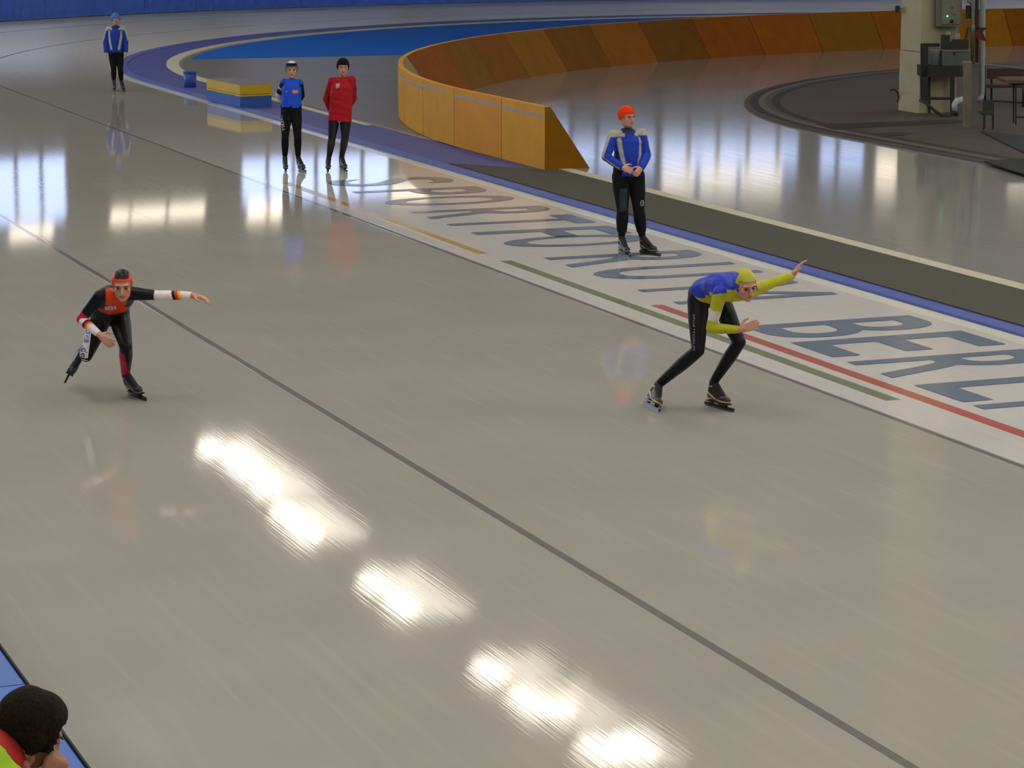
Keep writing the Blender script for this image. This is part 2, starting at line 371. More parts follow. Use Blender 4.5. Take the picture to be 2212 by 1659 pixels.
# lamp row mirrored in the foreground ice
M_lamp = mat('lamp_glow', 'fff6e6', .4, emit=LAMP_E); M_soft = mat('lamp_soft_glow', 'f3e8d6', .4, emit=3.0); M_hs = mat('lamp_housing', '8a8578', .5)
for bx, lobes in enumerate([[(452, 968, .5), (518, 1005, 1.1), (572, 1052, .5)], [(612, 1108, .45), (656, 1146, .75)], [(806, 1258, .5), (866, 1306, .6)], [(1058, 1450, .55), (1142, 1515, .7), (1215, 1530, .2)], [(1292, 1622, .6), (1372, 1612, .6)]]):
    g0 = [G(x, y, -10) for x, y, w in lobes]; x0 = min(q.x for q in g0)-.35; y0 = min(q.y for q in g0)-.9; y1 = max(q.y for q in g0)+.9
    t = empty('floodlight_bank', (x0+.7, (y0+y1)/2, 10.3), 'long white floodlight bank hanging in the roof, bank %s from the stand' % ['fifth', 'fourth', 'third', 'second', 'first'][bx], 'lamp', 'floodlight banks over the infield side')
    MB().box(x0-.1, y0-.1, 10.06, x0+1.7, y1+.1, 10.3).build('housing', M_hs, t)
    MB().box(x0+.35, y0, 10.02, x0+1.6, y1, 10.06).build('diffuser', M_soft, t)
    for q, (px, py, w) in zip(g0, lobes):
        MB().box(q.x-.2, q.y-.95*w, 9.97, q.x+.2, q.y+.95*w, 10.02).build('lamp_head', M_lamp, t)
    MB().tube([(x0+.7, (y0+y1)/2, 10.3), (x0+.7, (y0+y1)/2, 12.5)], .04).build('hanger', M_hs, t)
# steel roof truss
tt = empty('roof_truss', (24, 40, 9.5), 'white painted steel lattice truss across the hall roof', 'truss')
M_tr = mat('truss_white', 'c8c2b0', .6)
def truss(p, q, z0, z1, nb):
    p, q = Vector((*p, 0)), Vector((*q, 0))
    MB().tube([p+UP*z0, q+UP*z0], .09).build('chord', M_tr, tt); MB().tube([p+UP*z1, q+UP*z1], .09).build('chord', M_tr, tt)
    for k in range(nb):
        a_ = p.lerp(q, k/nb); b_ = p.lerp(q, (k+1)/nb); c_ = p.lerp(q, (k+.5)/nb)
        MB().tube([a_+UP*z1, c_+UP*z0], .06).build('strut', M_tr, tt); MB().tube([c_+UP*z0, b_+UP*z1], .06).build('strut', M_tr, tt)
truss((18, 30), (34, 30), 9.6, 12.3, 5)
truss((8, 42), (40, 42), 9.9, 12.3, 8)

# ------------------------------------------------------------------ things on the infield
pb = empty('foam_block', (13.45, 47.9, .024), 'low yellow over blue foam block lying on the violet path beside the track', 'block')
A, B_, C_ = G(447, 217, .024), G(519, 233, .024), G(587, 230, .024); D_ = A+(C_-B_)*1.0
def prism(c4, z0, z1, name, m, par, ins=0):
    cc = sum(c4, Vector())/4; q = [cc+(p_-cc)*(1-ins) for p_ in c4]
    return MB().loft([[(p_.x, p_.y, z0) for p_ in q], [(p_.x, p_.y, z1) for p_ in q]]).build(name, m, par)
q4 = [A, B_, C_, D_]
prism(q4, .024, .22, 'blue_layer', mat('foam_blue', '1d4f9e', .6, .08, 5), pb)
prism(q4, .224, .255, 'yellow_layer', mat('foam_yellow', 'b99a12', .55, .06, 5), pb)
prism(q4, .262, .43, 'yellow_layer', mat('foam_yellow', 'b99a12', .55, .06, 5), pb)
prism(q4, .43, .436, 'grey_top', mat('foam_grey_top', '6c6975', .7), pb, .03)
bn = empty('bin', tuple(G(411, 189, .024)), 'small round blue plastic bin on the violet path beyond the foam block', 'bin')
bc = G(411, 188, .024)
def rnd(c, prof, n=28): return [[(c.x+r*math.cos(2*math.pi*k/n), c.y+r*math.sin(2*math.pi*k/n), z) for k in range(n)] for r, z in prof]
MB().loft(rnd(bc, [(.115, .024), (.12, .03), (.132, .32), (.122, .32), (.112, .05)])).build('body', mat('bin_blue', '17408f', .5), bn, True)
MB().loft(rnd(bc, [(.134, .31), (.14, .315), (.14, .335), (.13, .335), (.126, .32)])).build('rim', mat('bin_rim', '1f4ea4', .45), bn, True)
# concrete pillar
M_con = mat('pillar_concrete', 'a09a7c', .8, .06, 3)
pl = empty('pillar', (24.12, 41.25, .06), 'tall cream painted square concrete pillar standing on the island', 'pillar')
MB().box(23.77, 40.9, .06, 24.52, 41.62, 1.12).build('base', M_con, pl); MB().box(23.775, 40.905, 1.13, 24.515, 41.615, 12.5).build('shaft', M_con, pl)
def Q(px, py, dy=0): return P(px, py, 46.9+dy)
yq = 46.7
def pbox(name, x0, y0, x1, y1, m, par, yc=yq, dep=.25):
    """box standing square to the pillar's front, given its corners on the plane at distance yc"""
    a, b = P(x0, y1, yc), P(x1, y0, yc); o = VIEWY*dep
    v = [a, P(x1, y1, yc), b, P(x0, y0, yc)]
    return MB().loft([v, [q+o for q in v]]).build(name, m, par)
grn = mat('cabinet_grey_green', '5c5d51', .5, .08, 6); dk = mat('frame_black', '12110f', .6); ppw = mat('pipe_pale', '6f7274', .5, .1, 9); drk = mat('device_dark', '1c1b18', .5)
cb = empty('control_cabinet', tuple(P(2049, 57, yq)), 'grey-green electrical control cabinet with a lit green lamp on the pillar', 'cabinet')
pbox('housing', 2022, -60, 2078, 57, grn, cb); pbox('door', 2034, -56, 2074, 52, mat('cabinet_door', '66665a', .5, .08, 6), cb, yq-.02, .02)
def dot(px, py, r, m, name, par, yc): 
    c = P(px, py, yc); return MB().ell(c, (VIEWX, UP, VIEWY), (r, r, .012), 12, 6).build(name, m, par)
dot(2046.5, 35, .013, mat('lamp_green', '40ff80', .4, emit=6), 'green_lamp', cb, yq-.035); dot(2056, 46, .035, dk, 'rotary_switch', cb, yq-.035)
dot(2057, 30, .014, mat('button_red', 'a03a22', .5), 'push_button', cb, yq-.035); dot(2063, 30, .014, mat('button_red', 'a03a22', .5), 'push_button', cb, yq-.035); dot(2057, 17, .012, dk, 'push_button', cb, yq-.035)
wb = empty('workbench', tuple(P(2040, 245, 46.3)), 'black steel frame workbench crowded with tools beside the pillar', 'workbench')
pbox('top', 1990, 143, 2090, 166, dk, wb, 46.35, .5)
for x0, x1 in ((1989, 2005), (2053, 2062)): pbox('leg', x0, 98 if x0 < 2000 else 166, x1, 218, dk, wb, 46.35, .05)
pbox('crossbar', 1990, 210, 2062, 216, dk, wb, 46.36, .04); pbox('leg', 2006, 166, 2010, 250, dk, wb, 46.8, .05); pbox('leg', 2053, 166, 2058, 250, dk, wb, 46.85, .05)
pbox('shelf_rail', 1989, 94, 2030, 101, dk, wb, 46.6, .05)
bk = empty('bucket', tuple(P(2022, 143, 46.45)), 'pale green plastic bucket standing on the black workbench', 'bucket'); c_ = P(2019, 143, 46.5); c_.z = P(2019, 143, 46.35).z+.004
MB().loft([[(c_.x+r*math.cos(t), c_.y+r*math.sin(t), c_.z+z) for t in np.linspace(0, 2*math.pi, 20)[:-1]] for r, z in ((.075, 0), (.09, .26), (.095, .265), (.09, .27), (.082, .26), (.068, .02))]).build('body', mat('bucket_pale', '7a8a84', .5), bk, True)
tbx = empty('tool_case', tuple(P(2066, 142, 46.4)), 'long grey-green tool case on the black workbench beside the bucket', 'case')
pbox('case', 2035, 113, 2095, 142, mat('case_green', '46514a', .5), tbx, 46.4, .3); pbox('lid', 2036, 107, 2094, 112, mat('case_lid', '5a5f58', .5), tbx, 46.4, .3); pbox('latch', 2060, 112, 2065, 119, dk, tbx, 46.37, .03)
mo = empty('machine', tuple(P(2062, 106, 46.6)), 'dark machine with pale fittings on top of the tool case', 'machine')
pbox('block', 2036, 76, 2052, 105, drk, mo, 46.42, .2); pbox('block', 2052, 86, 2092, 105, drk, mo, 46.43, .18); c_ = P(2046, 92, 46.5)
MB().tube([P(2048, 68, 46.55), P(2048, 75, 46.55), P(2046, 88, 46.5)], [.03, .05, .04]).build('pale_cap', ppw, mo, True)
MB().tube([P(2041, 82, 46.5), P(2055, 90, 46.45)], .035).build('pale_fitting', ppw, mo, True); pbox('pale_box', 2063, 72, 2074, 84, mat('box_cream', '8d8a72', .6), mo, 46.62, .12)
MB().tube([P(2060, 90, 46.55), P(2070, 95, 46.5), P(2085, 88, 46.55), P(2092, 60, 46.6)], .02).build('cable', dk, mo, True)
# pipes
p1 = empty('standpipe', tuple(P(2099, 120, 46.5)), 'grey steel standpipe with a rounded valve running up beside the cabinet', 'pipe')
MB().tube([P(2101, 138, 46.86), P(2101, 60, 46.86), P(2102, -60, 46.86)], .035).build('pipe', mat('pipe_grey', '67685f', .5), p1, True); MB().ell(P(2101, 62, 46.86), (VIEWX, VIEWY, UP), (.05, .05, .1)).build('valve', ppw, p1, True)
MB().tube([P(2090, 2, 46.86), P(2095, 3, 46.86), P(2101, 9, 46.86)], .03).build('bent_pipe', ppw, p1, True); pbox('bracket', 2088, 12, 2100, 40, drk, p1, 46.9, .1); pbox('riser', 2108, -60, 2114, 135, mat('riser_dark', '23231d', .6), p1, 46.86, .08)
p2 = empty('downpipe', tuple(P(2121, 215, 46.8)), 'white plastic downpipe reaching the island floor right of the cabinet', 'pipe')
MB().tube([P(2114, 216, 46.5), P(2119, 212, 46.7), P(2121, 200, 46.8), P(2123, -60, 46.8)], .05).build('pipe', ppw, p2, True); pbox('clamp', 2113, 60, 2130, 64, dk, p2, 46.7, .1)
rd = MB().loft([[P(2106, 66, 46.5), P(2120, 64, 46.5), P(2132, 90, 46.5), P(2112, 84, 46.5)], [P(2106, 66, 46.6), P(2120, 64, 46.6), P(2132, 90, 46.6), P(2112, 84, 46.6)]]).build('rag', mat('rag_red', '5f1d12', .9), None)
tag(rd, 'dark red rag hanging on the white downpipe', 'rag')
ps = empty('post', tuple(G(2090, 277, .06)), 'short square weathered post in front of the white downpipe', 'post'); yp = gyc(2090, 276, .06)
pbox('post', 2083, 137, 2099, 277, mat('post_olive', '6a634a', .8, .15, 6), ps, yp, .14); pbox('cap', 2082, 133, 2100, 137, mat('post_cap', '77705a', .8), ps, yp-.01, .16)
sp = empty('spout', tuple(G(2060, 245, .06)), 'curved white plastic pipe spout low down beside the post', 'pipe'); y_ = 46.2
MB().tube([P(2062, 240, y_), P(2062, 226, y_), P(2067, 218, y_), P(2080, 214, y_)], [.05, .055, .06, .05]).build('elbow', mat('plastic_white', 'a9b0b2', .4), sp, True); MB().tube([P(2061, 249, y_), P(2062, 239, y_)], [.07, .06]).build('foot', dk, sp, True)
hs_ = empty('hose', tuple(G(2040, 250, .06)), 'black hose sagging from the pillar foot to the white spout', 'hose')
MB().tube([P(1987, 216, 46.3), P(2000, 222, 46.2), P(2018, 238, 46.1), P(2036, 250, 46.1), P(2060, 252, 46.1)], .028).build('hose', mat('hose_black', '1a1d17', .6), hs_, True)
cbl = empty('cable', tuple(G(1938, 222, .06)), 'thin black cable curling out from the left foot of the pillar', 'cable')
MB().tube([P(1923, 195, 47.3), P(1932, 194, 47.3), P(1940, 200, 47.4), P(1941, 212, 47.4), P(1938, 220, 47.4)], .012).build('cable', dk, cbl, True)
sg = empty('sensor_box', tuple(P(1939, 20, 47.4)), 'small dark box fixed to the left side of the pillar', 'box')
pbox('box', 1935, 13, 1944, 27, drk, sg, 47.3, .1); pbox('bracket', 1941, 17, 1948, 22, ppw, sg, 47.35, .05)
ch = empty('chair', tuple(G(2133, 285, .06)), 'dark green chair standing between the post and the steel table', 'chair'); yc_ = gyc(2134, 283, .06); gch = mat('chair_green', '1f2a1a', .7)
pbox('backrest', 2123, 220, 2144, 240, gch, ch, yc_+.1, .03); pbox('seat', 2122, 243, 2146, 249, gch, ch, yc_-.1, .4)
for x_, d_ in ((2124, 0), (2143, 0), (2126, .35), (2145, .35)): pbox('leg', x_, 248 if d_ == 0 else 220, x_+2, 282-d_*12, dk, ch, yc_-.1+d_, .025)
tb = empty('table', tuple(G(2200, 290, .06)), 'small wooden-topped table with thin metal legs at the right edge', 'table'); yt = gyc(2195, 278, .06)
pbox('top', 2172, 173, 2262, 180, mat('table_wood', '583a26', .5), tb, yt-.1, .8); pbox('apron', 2186, 180, 2250, 184, dk, tb, yt, .5)
for x_, d_ in ((2193, 0), (2252, 0), (2188, .55), (2246, .55)): pbox('leg', x_, 182, x_+3, 270-d_*8, dk, tb, yt+d_, .03)
pbox('stretcher', 2192, 252, 2254, 255, dk, tb, yt+.05, .03)
rl = empty('handrail', tuple(G(2160, 240, .06)), 'low metal handrail behind the green chair on the island', 'rail'); yr = 48.6
MB().tube([P(2126, 139, yr), P(2262, 154, yr-.9)], .02).build('top_rail', ppw, rl, True); MB().tube([P(2118, 216, yr), P(2262, 226, yr-.6)], .015).build('lower_rail', drk, rl, True)
for x_, t_ in ((2128, 0), (2210, .6)): MB().tube([P(x_, 140+t_*14, yr-t_*.9), P(x_, 243+t_*8, yr-t_*.9)], .02).build('upright', drk, rl, True)
bh = empty('bench', tuple(G(2190, 215, .06)), 'long reddish brown wooden bench behind the metal handrail', 'bench'); yb_ = 49.6
pbox('backboard', 2132, 148, 2262, 170, mat('bench_red_brown', '3c1d10', .6, .12, 3), bh, yb_, .05); pbox('seat', 2132, 185, 2262, 190, mat('bench_red_brown', '3c1d10', .6, .12, 3), bh, yb_-.4, .4)
for x_ in (2140, 2220): pbox('leg', x_, 170, x_+4, 222, dk, bh, yb_-.1, .05)

# ------------------------------------------------------------------ people
def remesh(mb, vox, smooth=3, fac=.5):
    me = bpy.data.meshes.new('tmp'); me.from_pydata([tuple(v) for v in mb.v], [], [tuple(f) for f in mb.f]); me.update()
    bm = bmesh.new(); bm.from_mesh(me); bmesh.ops.recalc_face_normals(bm, faces=bm.faces); bm.to_mesh(me); bm.free()
    o = bpy.data.objects.new('tmp', me); COL.objects.link(o)
    m = o.modifiers.new('r', 'REMESH'); m.mode = 'VOXEL'; m.voxel_size = vox
    m2 = o.modifiers.new('s', 'SMOOTH'); m2.iterations = smooth; m2.factor = fac
    dg = bpy.context.evaluated_depsgraph_get(); r = bpy.data.meshes.new_from_object(o.evaluated_get(dg))
    n = len(r.vertices); V = np.empty(n*3); r.vertices.foreach_get('co', V); V = V.reshape(-1, 3)
    F = np.empty(len(r.polygons)*4, int)
    F = np.array([list(p.vertices) for p in r.polygons])
    bpy.data.objects.remove(o); bpy.data.meshes.remove(me); bpy.data.meshes.remove(r)
    return V, F
def vnormals(V, F):
    n = np.cross(V[F[:, 2]]-V[F[:, 0]], V[F[:, 3]]-V[F[:, 1]]); N = np.zeros_like(V)
    for k in range(4): np.add.at(N, F[:, k], n)
    return N/(np.linalg.norm(N, axis=1, keepdims=True)+1e-12)
def relax(V, F, it=6):
    E = np.concatenate([F[:, [k, (k+1) % 4]] for k in range(4)]); V = V.copy()
    cnt = np.zeros(len(V)); np.add.at(cnt, E[:, 0], 1); np.add.at(cnt, E[:, 1], 1); cnt[cnt == 0] = 1
    for _ in range(it):
        S = np.zeros_like(V); np.add.at(S, E[:, 0], V[E[:, 1]]); np.add.at(S, E[:, 1], V[E[:, 0]]); V = V*.5+.5*S/cnt[:, None]
    return V
def wob(V, f, seed=0):
    a = np.random.RandomState(seed).randn(6, 3)*f; ph = np.random.RandomState(seed+9).rand(6)*6.3
    return sum(np.sin(V@a[i]+ph[i]) for i in range(6))/6
def shell(name, V, N, F, mask, off, mats, parent, colf=None, rx=0, origin=None):
    """garment: the masked skin pushed outwards, with a turned-in hem"""
    fm = mask[F].all(1); Fs = F[fm]
    if len(Fs) == 0: return None
    off = off if isinstance(off, np.ndarray) else np.full(len(V), off)
    Vo = V+N*off[:, None]
    used = np.unique(Fs); mp = -np.ones(len(V), int); mp[used] = np.arange(len(used))
    Vs = Vo[used]; Fi = mp[Fs]
    if rx: Vs = relax(Vs, Fi, rx)
    E = {}
    for f in Fi:
        for k in range(4):
            a, b = int(f[k]), int(f[(k+1) % 4]); E[(a, b)] = 1
    bd = [(a, b) for (a, b) in E if (b, a) not in E]
    inner = V[used]-N[used]*.004; vid = {}; extra = []; ef = []
    for a, b in bd:
        for q in (a, b):
            if q not in vid: vid[q] = len(Vs)+len(extra); extra.append(inner[q])
        ef.append((b, a, vid[a], vid[b]))
    VV = np.concatenate([Vs, np.array(extra)]) if extra else Vs
    FF = [tuple(f) for f in Fi]+ef
    if colf is None: return mk(name, VV, FF, mats, parent, True)
    ci = colf(V[Fs].mean(1), Fs)
    return painted(name, VV, FF, Fi, ci, mats, parent)
def nrm(v): return np.array(v)/np.linalg.norm(v)

CLOTH = {}
def painted(name, VV, FF, Fi, ci, mats, parent):
    """garment dyed in several colours: the dye is stored per point so the seams stay soft"""
    cols = np.array([m['dye'] for m in mats]); pc = np.zeros((len(VV), 3)); cn = np.zeros(len(VV))
    for k in range(4): np.add.at(pc, Fi[:, k], cols[ci]); np.add.at(cn, Fi[:, k], 1)
    pc[cn > 0] /= cn[cn > 0][:, None]; pc[cn == 0] = cols[0]
    r = round(mats[0]['rough'], 2)
    if r not in CLOTH:
        m = bpy.data.materials.new('dyed_cloth'); m.use_nodes = True; N = m.node_tree.nodes; L = m.node_tree.links; b = N['Principled BSDF']
        b.inputs['Roughness'].default_value = r; b.inputs['Specular IOR Level'].default_value = .2
        at_ = N.new('ShaderNodeAttribute'); at_.attribute_name = 'dye'; nz = N.new('ShaderNodeTexNoise'); nz.inputs['Scale'].default_value = 22
        tc = N.new('ShaderNodeTexCoord'); L.new(tc.outputs['Object'], nz.inputs['Vector']); mr = N.new('ShaderNodeMapRange'); mr.inputs['To Min'].default_value = .8; mr.inputs['To Max'].default_value = 1.15
        L.new(nz.outputs['Fac'], mr.inputs['Value']); vm = N.new('ShaderNodeVectorMath'); vm.operation = 'SCALE'
        L.new(at_.outputs['Color'], vm.inputs[0]); L.new(mr.outputs['Result'], vm.inputs['Scale']); L.new(vm.outputs[0], b.inputs['Base Color']); CLOTH[r] = m
    o = mk(name, VV, FF, CLOTH[r], parent, True)
    a = o.data.color_attributes.new('dye', 'FLOAT_COLOR', 'POINT'); a.data.foreach_set('color', np.c_[pc, np.ones(len(pc))].ravel())
    return o

def hand(mb, wrist, d, nrmv, side, curl=.5, s=1.0, point=False):
    """wrist, finger direction, back-of-hand normal, thumb side (+1/-1 along cross)"""
    d = Vector(d).normalized(); nn = Vector(nrmv); nn = (nn-d*nn.dot(d)).normalized(); r = d.cross(nn)*side
    w = Vector(wrist); L = .165*s
    mb.cap(w, w+d*.03*s, .024*s, .026*s)
    for k, o in enumerate((-.024, -.008, .008, .024)): mb.cap(w+d*.02*s+r*o*s*.6, w+d*.082*s+r*o*s, .016*s, .0135*s)
    for k, (o, l) in enumerate(((.027, .07), (.009, .08), (-.009, .075), (-.027, .058))):
        b = w+d*.085*s+r*o*s; cc = .08 if (point and k == 0) else curl
        p1 = b+(d*math.cos(cc*.8)-nn*math.sin(cc*.8)+r*o*7.0).normalized()*l*.45*s
        p2 = p1+(d*math.cos(cc*1.9)-nn*math.sin(cc*1.9)).normalized()*l*.32*s
        p3 = p2+(d*math.cos(cc*2.7)-nn*math.sin(cc*2.7)).normalized()*l*.25*s
        mb.cap(b, p1, .0092*s, .0086*s); mb.cap(p1, p2, .0086*s, .0082*s); mb.cap(p2, p3, .0082*s, .0074*s)
    t0 = w+d*.025*s+r*.024*s; t1 = t0+(d*.6+r*.75-nn*.25).normalized()*.045*s; t2 = t1+(d*.92+r*.25-nn*.3).normalized()*.035*s
    mb.cap(t0, t1, .014*s, .011*s); mb.cap(t1, t2, .011*s, .009*s)

def skate(root, heel, toe, up, sc=1.0, trim='b8ad7a', dark='1b1716', name='speed_skate', blade='2a2c2b'):
    """low-cut clap skate. heel/toe: ends of the blade on the ice, up: leg side"""
    heel = Vector(heel); toe = Vector(toe); d = (toe-heel).normalized(); up = Vector(up); up = (up-d*up.dot(d)).normalized(); r = d.cross(up)
    M = Matrix((d, r, up)).transposed().to_4x4(); M.translation = heel.lerp(toe, .5)
    R = Matrix((d, r, up)).transposed(); o = heel.lerp(toe, .5)
    T = lambda x, y, z: o+R @ Vector((x*sc, y*sc, z*sc))
    L = (toe-heel).length/2/sc
    mb = MB()
    mb.cap(T(-.11, 0, .125), T(-.095, 0, .215), .043*sc, .041*sc)
    mb.ell(T(-.115, 0, .098), (d, r, up), (.055*sc, .036*sc, .045*sc))
    mb.cap(T(-.09, 0, .11), T(.03, 0, .095), .04*sc, .037*sc)
    mb.ell(T(.055, 0, .088), (d, r, up), (.085*sc, .042*sc, .036*sc))
    mb.cap(T(-.07, 0, .155), T(.02, 0, .115), .036*sc, .034*sc)
    V, F = remesh(mb, .008*sc, 3)
    B = empty_child(name, root)
    md = mat('boot_'+dark, dark, .35, .1, 8); ml = mat('boot_'+trim, trim, .4, .1, 8)
    lc = (V[F].mean(1)-np.array(o))@np.array(R)/sc
    x, z = lc[:, 0], lc[:, 2]
    tr_ = ((z < .082) & (z > .066)) | ((abs(z-(.12-(x+.1)*.5)) < .009) & (x > -.12) & (x < .03)) | ((z > .175) & (z < .19)) | ((x < -.135) & (z < .13))
    mk('boot', V, F, [md, ml], B, True, tr_.astype(int))
    mb = MB(); 
    mb.box(-.15*sc, -.034*sc, .05*sc, .12*sc, .034*sc, .06*sc, M); mb.build('sole', md, B)
    mm = mat('blade_tube', blade, .35, .1, 10, metal=.6)
    MB().loft([[T(-.14, -.012, .05), T(-.09, -.012, .05), T(-.09, .012, .05), T(-.14, .012, .05)], [T(-.13, -.007, .026), T(-.10, -.007, .026), T(-.10, .007, .026), T(-.13, .007, .026)]]).build('heel_post', mm, B)
    MB().loft([[T(.0, -.02, .05), T(.08, -.02, .05), T(.08, .02, .05), T(.0, .02, .05)], [T(.01, -.008, .026), T(.1, -.008, .026), T(.1, .008, .026), T(.01, .008, .026)]]).build('toe_post', mm, B)
    MB().box(-L*sc, -.0085*sc, .016*sc, L*sc*.96, .0085*sc, .034*sc, M).build('blade_tube', mm, B)
    MB().loft([[T(x_, -.002, z0), T(x_, .002, z0), T(x_, .002, z1), T(x_, -.002, z1)] for x_, z0, z1 in ((-L, .006, .02), (-L*.9, .001, .02), (0, 0, .02), (L*.9, .001, .02), (L, .008, .02))]).build('blade', mat('blade_steel', '6c7072', .45, .05, 10, metal=.7), B)
    return B
def empty_child(name, parent):
    o = bpy.data.objects.new(name, None); COL.objects.link(o); o.parent = parent; o.matrix_parent_inverse = parent.matrix_world.inverted()
    o.matrix_world = Matrix.Identity(4); return o

SKIN = 'c08a72'
class Person:
    """J: joints in world space. All lengths in metres."""
    def __init__(s, root, J, h=1.62, face=None, head_up=None, vox=.0075, bulk=1.0, curl=(.6, .6), hn=(None, None), hd=(None, None), skin=SKIN, legs=True, point=False, waist=1.0, hk=1.08, ears=True):
        s.pp = None; s.root = root; s.J = J = {k: Vector(v) for k, v in J.items()}; k = h/1.7*bulk; s.k = k; hs0 = h/1.7; hs = h/1.7*hk
        mb = MB(); segs = []
        def seg(lbl, a, b, r0, r1):
            mb.cap(a, b, r0, r1); segs.append((lbl, np.array(a), np.array(b), r0, r1))
        hipc = (J['hR']+J['hL'])/2; shc = (J['sR']+J['sL'])/2
        Rv0 = (J['hR']-J['hL']).normalized(); Rv1 = (J['sR']-J['sL']).normalized()
        spine = (shc-hipc); Ls = spine.length; up0 = spine.normalized()
        s.hipc, s.shc, s.Rv0, s.Rv1 = hipc, shc, Rv0, Rv1
        s.front = Rv0.lerp(Rv1, .5).cross(up0)*-1
        s.front = up0.cross(Rv0.lerp(Rv1, .5).normalized()).normalized()
        bend = J.get('mid')
        c0 = hipc-up0*.06*k; c3 = shc
        ctr = lambda t: (c0.lerp(c3, t) if bend is None else c0*(1-t)**2+bend*2*t*(1-t)+c3*t*t)
        rings = []
        prof = [(0, .105, .075), (.06, .145, .10), (.18, .163, .113), (.3, .155, .107), (.46, .128*waist, .092*waist), (.6, .137, .1), (.78, .158, .113), (.9, .165, .1), (1.0, .148, .08), (1.07, .1, .058), (1.12, .05, .045)]
        for t, a_, b_ in prof:
            c = ctr(t); tg = (ctr(t+.02)-ctr(t-.02)).normalized(); rv = Rv0.lerp(Rv1, min(1, max(0, t))).normalized(); rv = (rv-tg*rv.dot(tg)).normalized(); fv = tg.cross(rv)
            rings.append([c+rv*a_*k*math.copysign(abs(math.cos(q))**.85, math.cos(q))+fv*b_*k*math.copysign(abs(math.sin(q))**.85, math.sin(q)) for q in [2*math.pi*i_/28 for i_ in range(28)]])
        mb.loft(rings); s.ctr = ctr
        neck = ctr(1.06)
        hd_ = J['head']; F_ = Vector(face).normalized() if face is not None else s.front.copy()
        U_ = Vector(head_up) if head_up is not None else (hd_-neck); U_ = (U_-F_*U_.dot(F_)).normalized(); R_ = F_.cross(U_)
        s.hF, s.hU, s.hR = F_, U_, R_; s.hc = hd_; s.hs = hs
        a3 = (R_, F_, U_); H = lambda x, y, z: hd_+R_*(x*hs)+F_*(y*hs)+U_*(z*hs); s.H = H
        seg('neck', neck, H(0, -.015, -.05), .056*k, .052*hs)
        mb.ell(H(0, -.012, .022), a3, (.075*hs, .095*hs, .09*hs), 20, 14)
        mb.ell(H(0, .018, -.045), a3, (.058*hs, .068*hs, .068*hs), 20, 12)
        mb.ell(H(0, .052, -.088), a3, (.03*hs, .03*hs, .024*hs))
        mb.ell(H(0, .093, -.018), a3, (.012*hs, .02*hs, .026*hs)); mb.ell(H(0, .1, -.032), a3, (.017*hs, .017*hs, .012*hs))
        mb.ell(H(0, .072, .022), a3, (.055*hs, .018*hs, .012*hs))
        mb.ell(H(0, .078, -.062), a3, (.027*hs, .012*hs, .01*hs))
        for sg in (-1, 1):
            if ears: mb.ell(H(sg*.077, -.012, -.008), a3, (.009*hs, .018*hs, .03*hs))
            mb.ell(H(sg*.04, .06, -.02), a3, (.022*hs, .02*hs, .022*hs))
        for q, sd in (('R', 1), ('L', -1)):
            sh, el, wr = J['s'+q], J['e'+q], J['w'+q]
            inn = shc.lerp(sh, .62)
            seg('uarm'+q, inn, sh, .064*k, .056*k); seg('uarm'+q, sh, sh.lerp(el, .55), .056*k, .045*k); seg('uarm'+q, sh.lerp(el, .5), el, .046*k, .037*k)
            seg('farm'+q, el, el.lerp(wr, .35), .037*k, .039*k); seg('farm'+q, el.lerp(wr, .35), wr, .039*k, .026*k)
            i = 0 if q == 'R' else 1
            d = Vector(hd[i]) if hd[i] is not None else (wr-el)
            nn = Vector(hn[i]) if hn[i] is not None else s.front
            hand(mb, wr, d, nn, sd*(-1), curl[i], hs0*1.04, point and q == 'R')
            dd = d.normalized(); segs.append(('hand'+q, np.array(wr+dd*.02), np.array(wr+dd*.16), .03, .03))
            if legs:
                hp, kn, an = J['h'+q], J['k'+q], J['a'+q]
                seg('thigh'+q, hp, hp.lerp(kn, .4), .088*k, .08*k); seg('thigh'+q, hp.lerp(kn, .4), kn, .08*k, .052*k)
                seg('shank'+q, kn, kn.lerp(an, .35), .052*k, .055*k); seg('shank'+q, kn.lerp(an, .35), an, .055*k, .035*k)
                ft = J['t'+q]; seg('foot'+q, an, ft, .036*k, .028*k)
            else:
                hp = J['h'+q]; seg('thigh'+q, hp, J['k'+q], .09*k, .075*k)
        if legs: mb.ell(hipc-up0*.02-s.front*.035, (Rv0, s.front, up0), (.15*k, .1*k, .11*k))
        s.segs = segs; s.V, s.F = remesh(mb, vox, 4, .5); s.N = vnormals(s.V, s.F); s.classify()
        s.body = mk('body', s.V, s.F, [mat('skin_'+skin, skin, .55, .08, 30), mat('undersock', '17141a', .8)], s.root, True, (np.isin(s.lab[s.F[:, 0]], [s.L['footR'], s.L['footL'], s.L['shankR'], s.L['shankL']]) if legs else np.zeros(len(s.F))).astype(int))
    def classify(s):
        V = s.V; names = ['torso', 'head']+[q[0] for q in s.segs]; s.L = {}
        for n in names: s.L.setdefault(n, len(s.L))
        best = np.full(len(V), 1e9); lab = np.zeros(len(V), int); T = np.zeros(len(V))
        acc = {}
        # torso
        for i in range(13):
            t = i/12*1.0; c = np.array(s.ctr(t)); rv = np.array(s.Rv0.lerp(s.Rv1, t)); d0 = V-c; lat = d0@rv
            dd = np.sqrt(np.maximum((d0**2).sum(1)-np.clip(np.abs(lat), 0, .1*s.k)**2, 0))-.1*s.k
            m = dd < best; best[m] = dd[m]; lab[m] = 0; T[m] = t
        hd = V-np.array(s.hc+s.hU*0); dh = np.linalg.norm(hd/np.array([1, 1, 1]), axis=1)-.1*s.hs
        m = dh < best; best[m] = dh[m]; lab[m] = 1
